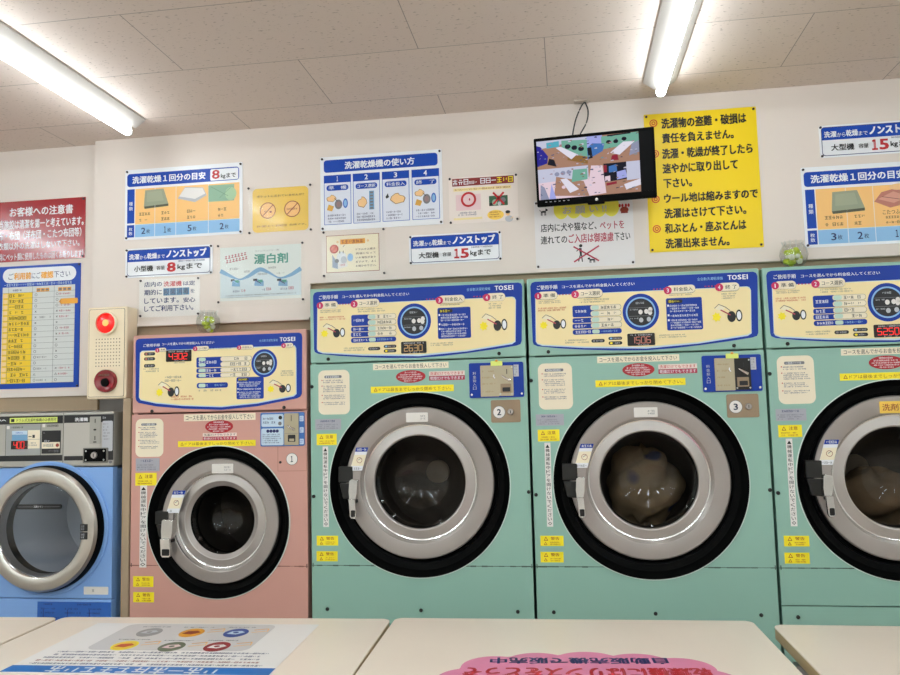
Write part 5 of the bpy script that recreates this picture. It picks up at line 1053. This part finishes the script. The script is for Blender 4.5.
rr_(b,-2.020,1.475,-2.008,1.462,-.0012,PAPER); b.scrib(-2.0,1.463,-1.945,1.472,1,-.0012,BLACK,.9,1,.1); b.scrib(q[0]+.03,q[3]+.004,q[2]-.006,q[3]+.016,1,-.0016,GREY,.9,1,0); onc(b,'start_panel')
b=MB(); rr_(b,-1.928,1.477,-1.727-.024,1.350,-.0006,mat('coin_panel_grey',(186,180,172),.4)); q=D['W_ctxt']; b.plate(q[0],q[2]+.006,q[3]-.01,q[1],-.001,LGREY,.0004,.006); b.scrib(q[0]+.003,q[3]+.03,q[2]-.003,q[1]-.006,6,-.0014,GREY,.5,.7,.2)
rr_(b,-1.819,1.499,-1.773,1.395,-.004,mat('coin_chute',(170,166,158),.35,.5),.002); b.plate(-1.798,-1.795,1.475,1.490,-.0045,BLACK); b.ell(-1.797,1.449,.006,.0035,-.0045,BLACK); b.plate(-1.798,-1.795,1.41,1.425,-.0045,BLACK); b.plate(-1.803,-1.790,1.400,1.404,-.0045,BLACK); onc(b,'coin_chute')
b=MB(); b.plate(-1.846,-1.742,1.322,1.380,-.003,mat('lock_rim',(120,118,112),.35,.7),.003,.004); b.plate(-1.840,-1.750,1.328,1.376,-.0055,BLKPL,.003,.003)
for sx,sz in ((-1.832,1.372-.004),(-1.832,1.334),(-1.758,1.368),(-1.758,1.334)): b.ell(sx,sz,.0035,.0035,-.0062,CHROME,.001,10)
b.lathe([(.0002,-.012),(.011,-.012),(.013,-.006)],-1.797,1.352,STEEL,20); b.plate(-1.7985,-1.7955,1.346,1.358,-.0125,BLACK); b.ell(-1.733,1.325,.006,.006,-.002,GREY,.002,14); onc(b,'coin_box_lock')
b=MB(); b.lathe([(.252,0),(.252,-.006),(.248,-.009),(.232,-.009)],wcx,wcz,[WBLUE,WBLUE,WBLUE],96); b.build('door_recess',wr,origin=WO)
b=MB(); b.lathe([(.237,0),(.237,-.03),(.232,-.044),(.230,-.048),(.224,-.056),(.208,-.061),(.19,-.060),(.178,-.056),(.172,-.048),(.170,-.01),(.172,.03)],wcx,wcz,[BLKPL,BLKPL,SILVER,SILVER,SILVER,SILVER,SILVER,CHROME,SILVER,BLKPL],110)
dr=b.build('door',wr,origin=WO,label='silver ring door')
b=MB(); b.lathe([(.173,-.046),(.15,-.053),(.10,-.059),(.05,-.062),(.0003,-.063)],wcx,wcz,WGLASS,72); b.build('door_glass',dr,origin=WO)
b=MB()
for k in range(2): b.plate(-1.812,-1.784,1.075-k*.030,1.101-k*.030,-.0635,BLACK,.004,.002); b.scrib(-1.808,1.078-k*.03,-1.789,1.098-k*.03,2,-.0640,LGREY,.7,.8,.1)
b.build('door_label',dr,origin=WO)
b=MB(); b.plate(-2.075,-1.890,1.157,1.175,-.0650,BLKM,.006,.007); b.plate(-2.069,-2.005,1.1656,1.1664,-.0654,LGREY); b.text('洗剤ライン',-2.002,1.162,-1.963,1.171,-.0654,WHITE,.02); b.plate(-1.960,-1.896,1.1656,1.1664,-.0654,LGREY); b.build('line_marker',dr,origin=WO)
b=MB(); b.lathe([(.19,.012),(.19,.06),(.21,.08),(.21,.42),(.0002,.45)],wcx,wcz,mat('washer_drum',(206,210,216),.6,.0),64); b.build('drum',wr,origin=WO)
b=MB(); rr_(b,-1.834,.860,-1.734,.831,-.001,OFFW,.003); b.scrib(-1.80,.840,-1.775,.852,1,-.0014,GREY,.8,.8,0); b.build('white_sticker',wr,origin=WO)
b=MB(); rr_(b,-2.024,.803,-1.722,.62,-.001,mat('manual_blue',(40,96,180),.4)); 
for k,xx in enumerate((-2.01,-1.91,-1.82)):
    b.scrib(xx,.755,xx+.07,.785,2,-.0014,NAVY,.4,.9,.2); b.plate(xx+.01,xx+.012,.70,.775,-.0014,NAVY); b.plate(xx+.01,xx+.075,.745,.7463,-.0014,NAVY); b.plate(xx+.01,xx+.075,.73,.7313,-.0014,NAVY)
b.scrib(-2.00,.790,-1.96,.798,1,-.0014,NAVY,.8,1,0); b.scrib(-1.86,.790,-1.80,.798,1,-.0014,NAVY,.8,1,0); b.build('manual_label',wr,origin=WO,label='blue instruction label')

# ------------------------------------------------------------------ clear balls with green filler
def ball(x,y,z,r,label,seed):
    rnd=random.Random(seed); t=thing('decorative_ball',label,'ornament',(x,y,z),group='clear ornament balls')
    b=MB(); prof=[(.0002,0),(r*.35,.0),(r*.6,r*.12),(r*.88,r*.45),(r,r*.95),(r*.92,r*1.4),(r*.72,r*1.72),(r*.62,r*1.8),(r*.74,r*1.95)]
    b.lathe(prof,0,0,BALLG,40,axis='z'); b.build('clear_shell',t)
    b=MB()
    for k in range(12):
        a=2*PI*k/12; c,s=math.cos(a),math.sin(a); b.tube([(c*r*.9,s*r*.9,r*1.42),(c*r*.7,s*r*.7,r*1.72),(c*r*.8,s*r*.8,r*2.0)],.0012,mat('frost_rib',(200,200,196),.3),5)
    b.build('ribbed_rim',t)
    for k in range(26):
        a=rnd.uniform(0,2*PI); q=rnd.uniform(0,.62)*r; zz=rnd.uniform(.28,1.35)*r; b=MB(); rr=r*rnd.uniform(.17,.25)
        n=7; b.lathe([(.0002,-rr)]+[(rr*math.cos(PI*(j/n-.5)),rr*math.sin(PI*(j/n-.5))) for j in range(1,n)]+[(.0002,rr)],0,0,BEAD if k%4 else mat('white_beads',(226,230,206),.35),12,axis='z'); b.build('green_bead' if k%4 else 'white_bead',t,loc=(q*math.cos(a),q*math.sin(a),zz))
ball(-1.362,.045,1.807,.045,'clear ball with bright green filler on top of the pink machine',4)
ball(.797,.045,1.956,.047,'clear ball with yellow-green filler on top of the right-edge green machine',6)

# ------------------------------------------------------------------ folding tables
def table(x,y,w,rz,label,depth=.74):
    """x,y: far-left corner"""
    t=thing('work_table',label,'table',(x,y,0),(0,0,rz),group='cream tables in front of the machines')
    b=MB(); pts=[]; r=.028
    for cx,cy,a0 in ((w-r,-depth+r,-PI/2),(w-r,-r,0),(r,-r,PI/2),(r,-depth+r,PI)):
        for k in range(9): a=a0+PI/2*k/8; pts.append((cx+r*math.cos(a),cy+r*math.sin(a)))
    n=len(pts); V=[(p[0],p[1],.8515) for p in pts]+[(p[0],p[1],.846) for p in pts]; b.raw(V,[tuple(range(n)),tuple(range(2*n-1,n-1,-1))]+[(n+i,n+(i+1)%n,(i+1)%n,i) for i in range(n)],TOP)
    b.build('table_top',t,bevel=.002)
    b=MB(); V=[(p[0]*.998+.001,p[1],.846) for p in pts]+[(p[0]*.998+.001,p[1],.818) for p in pts]; b.raw(V,[tuple(range(n)),tuple(range(2*n-1,n-1,-1))]+[(n+i,n+(i+1)%n,(i+1)%n,i) for i in range(n)],EDGE); b.build('edge_band',t)
    b=MB(); b.box(.05,w-.05,-depth+.05,-.05,.76,.818,LEGM); b.build('apron',t)
    for lx in (.06,w-.06):
        for ly in (-.06,-depth+.06):
            b=MB(); b.box(lx-.02,lx+.02,ly-.02,ly+.02,0,.76,LEGM); b.build('leg',t)
    return t
TZ=.8515
table(-2.735,-.437,1.073,.040,'cream table at the left edge, beside the one with the laundry poster')
table(-1.650,-.388,1.083,.036,'cream table with the blue-banded laundry poster lying on it')
table(-.5565,-.337,1.073,.026,'cream table with the pink cloud card lying on it')
table(.564,-.347,1.08,.012,'cream table at the right edge, bare')

# poster lying on the table, head towards the viewer
px,py=-1.1325,-.444
pr=thing('table_poster','poster with a blue title band and round pictures, lying upside down on a table','poster',(-1.121,-.673,TZ),(0,0,.037))
HW,HH=.357,.229
def flat(b):  # front coordinates (x,z) -> table top, z up becomes +y ; y layer -> height
    b.v=[(a,c,-y) for a,y,c in b.v]; return b
def fpart(b,n,par): return flat(b).build(n,par)
b=MB(); b.plate(-HW,HW,-HH,HH,-.0008,mat('poster_white',(244,238,234),.4),.0006,.004); fpart(b,'sheet',pr)
b=MB(); b.plate(-HW,HW,-HH,-HH+.052,-.0012,POSTB,.0003); fpart(b,'title_band',pr)
b=MB(); b.plate(-HW+.115,HW-.128,-.038,HH-.008,-.0012,POSTG,.0003,.03); fpart(b,'picture_panel',pr)
def world2post(x,y):
    dx,dy=x+1.121,y+.673; c,s=math.cos(-.037),math.sin(-.037); return dx*c-dy*s, dx*s+dy*c
cs_=[(mat('print_dull_grey',(150,146,144)),LGREY),(ORNG2,BRED),(mat('print_cobalt',(60,80,150)),PALEBL),(YELB,mat('print_vermilion',(200,84,40))),(mat('print_moss',(110,116,92)),LPINK),(mat('print_wine',(150,40,44)),PAPER)]
for i in range(6):
    x_,y_=T['c'][2*i],T['c'][2*i+1]; u,v=world2post(x_,y_); b=MB(); b.ell(u,v,.036,.044,-.0016,cs_[i][0],.0003,30)
    if i in (1,3): b.ell(u,v,.031,.037,-.0019,ORNG2 if i==1 else mat('print_gold',(240,200,60)),.0003); 
    b.poly([(u-.024,v-.012),(u+.006,v-.018),(u+.026,v+.004),(u+.012,v+.018),(u-.016,v+.012)],-.0022,cs_[i][1],.0003)
    if i in (0,2,4,5): b.ell(u,v,.008,.008,-.0025,cs_[i][0],.0003)
    fpart(b,'round_picture',pr)
    if i not in (0,):
        b=MB(); b.line((u+.045,v+.03),(u+.085,v+.045),.004,-.0016,ORNG2,.0003); b.line((u+.045,v+.005),(u+.085,v+.02),.004,-.0016,ORANGE,.0003); b.line((u+.085,v+.045),(u+.09,v+.015),.004,-.0016,ORANGE,.0003); fpart(b,'orange_tag',pr)
b=MB(1)
for k in range(5): z=-.052-k*.025; b.scrib(-HW+.05-k*.004,z-.015,HW-.05+k*.006,z,1,-.0012,NAVY if k!=3 else BRED,.75,.93,.04)
for i in range(6): u,v=world2post(T['c'][2*i],T['c'][2*i+1]); b.scrib(u-.05,v+.054,u+.05,v+.062,1,-.0016,GREY,.8,.9,.1)
V0=len(b.v); b.scrib(-.22,-.0245,.25,.0245,1,0,WHITE,.95,1,0); 
b.v[V0:]=[(-a,y-.0016,-HH+.022-c) for a,y,c in b.v[V0:]]
fpart(b,'lettering',pr)

# pink cloud card, also facing the machines
pc=thing('cloud_card','pink cloud-shaped card with dark red and navy writing, lying on the middle table','card',(.013,-.860,TZ),(0,0,.062+PI))
b=MB(); pts=[]
lobes=[(-.25,-.08,.09),(-.15,-.115,.09),(-.02,-.125,.095),(.11,-.12,.09),(.22,-.09,.09),(.285,0,.08),(.22,.09,.09),(.11,.12,.09),(-.02,.125,.095),(-.15,.115,.09),(-.25,.08,.09),(-.295,0,.08)]
def cloudr(a):
    best=0
    c,s=math.cos(a),math.sin(a)
    for lx,lz,lr in lobes:
        t=lx*c+lz*s; d2=lx*lx+lz*lz-t*t
        if d2<lr*lr: best=max(best,t+math.sqrt(lr*lr-d2))
    return best
for k in range(160):
    a=2*PI*k/160; q=cloudr(a)*.96; pts.append((q*math.cos(a),q*math.sin(a)))
b.poly(pts,-.0014,PINKP,.0012); fpart(b,'card',pc)
b=MB(1); b.text('乾燥機にはリンスをどうぞ',-.31,-.085,.29,-.012,-.0018,RED,.03); b.text('自動販売機で販売中',-.222,-.162,.226,-.112,-.0018,NAVY,.03); fpart(b,'lettering',pc)

# ------------------------------------------------------------------ camera
cd=bpy.data.cameras.new('camera'); cam=bpy.data.objects.new('camera',cd); COL.objects.link(cam)
f_,yaw,pit,rol,Dd,Hh=CAM
fwd=Vector((math.sin(yaw)*math.cos(pit),math.cos(yaw)*math.cos(pit),math.sin(pit))); right=Vector((math.cos(yaw),-math.sin(yaw),0)); up=right.cross(fwd)
r2=math.cos(rol)*right+math.sin(rol)*up; u2=-math.sin(rol)*right+math.cos(rol)*up
M=Matrix(((r2.x,u2.x,-fwd.x,0),(r2.y,u2.y,-fwd.y,-Dd),(r2.z,u2.z,-fwd.z,Hh),(0,0,0,1)))
cam.matrix_world=M; cd.sensor_width=36; cd.lens=36*f_/900; cd.clip_start=.05
scene.camera=cam
w=bpy.data.worlds.new('world'); scene.world=w; w.use_nodes=True; w.node_tree.nodes['Background'].inputs[0].default_value=(.9,.88,.86,1); w.node_tree.nodes['Background'].inputs[1].default_value=.15
vs=scene.view_settings; vs.view_transform='Standard'; vs.look='None'; vs.gamma=1; vs.use_curve_mapping=False; vs.exposure=EXPO
scene.cycles.max_bounces=8; scene.cycles.transparent_max_bounces=16; scene.cycles.sample_clamp_indirect=6; scene.cycles.use_denoising=True
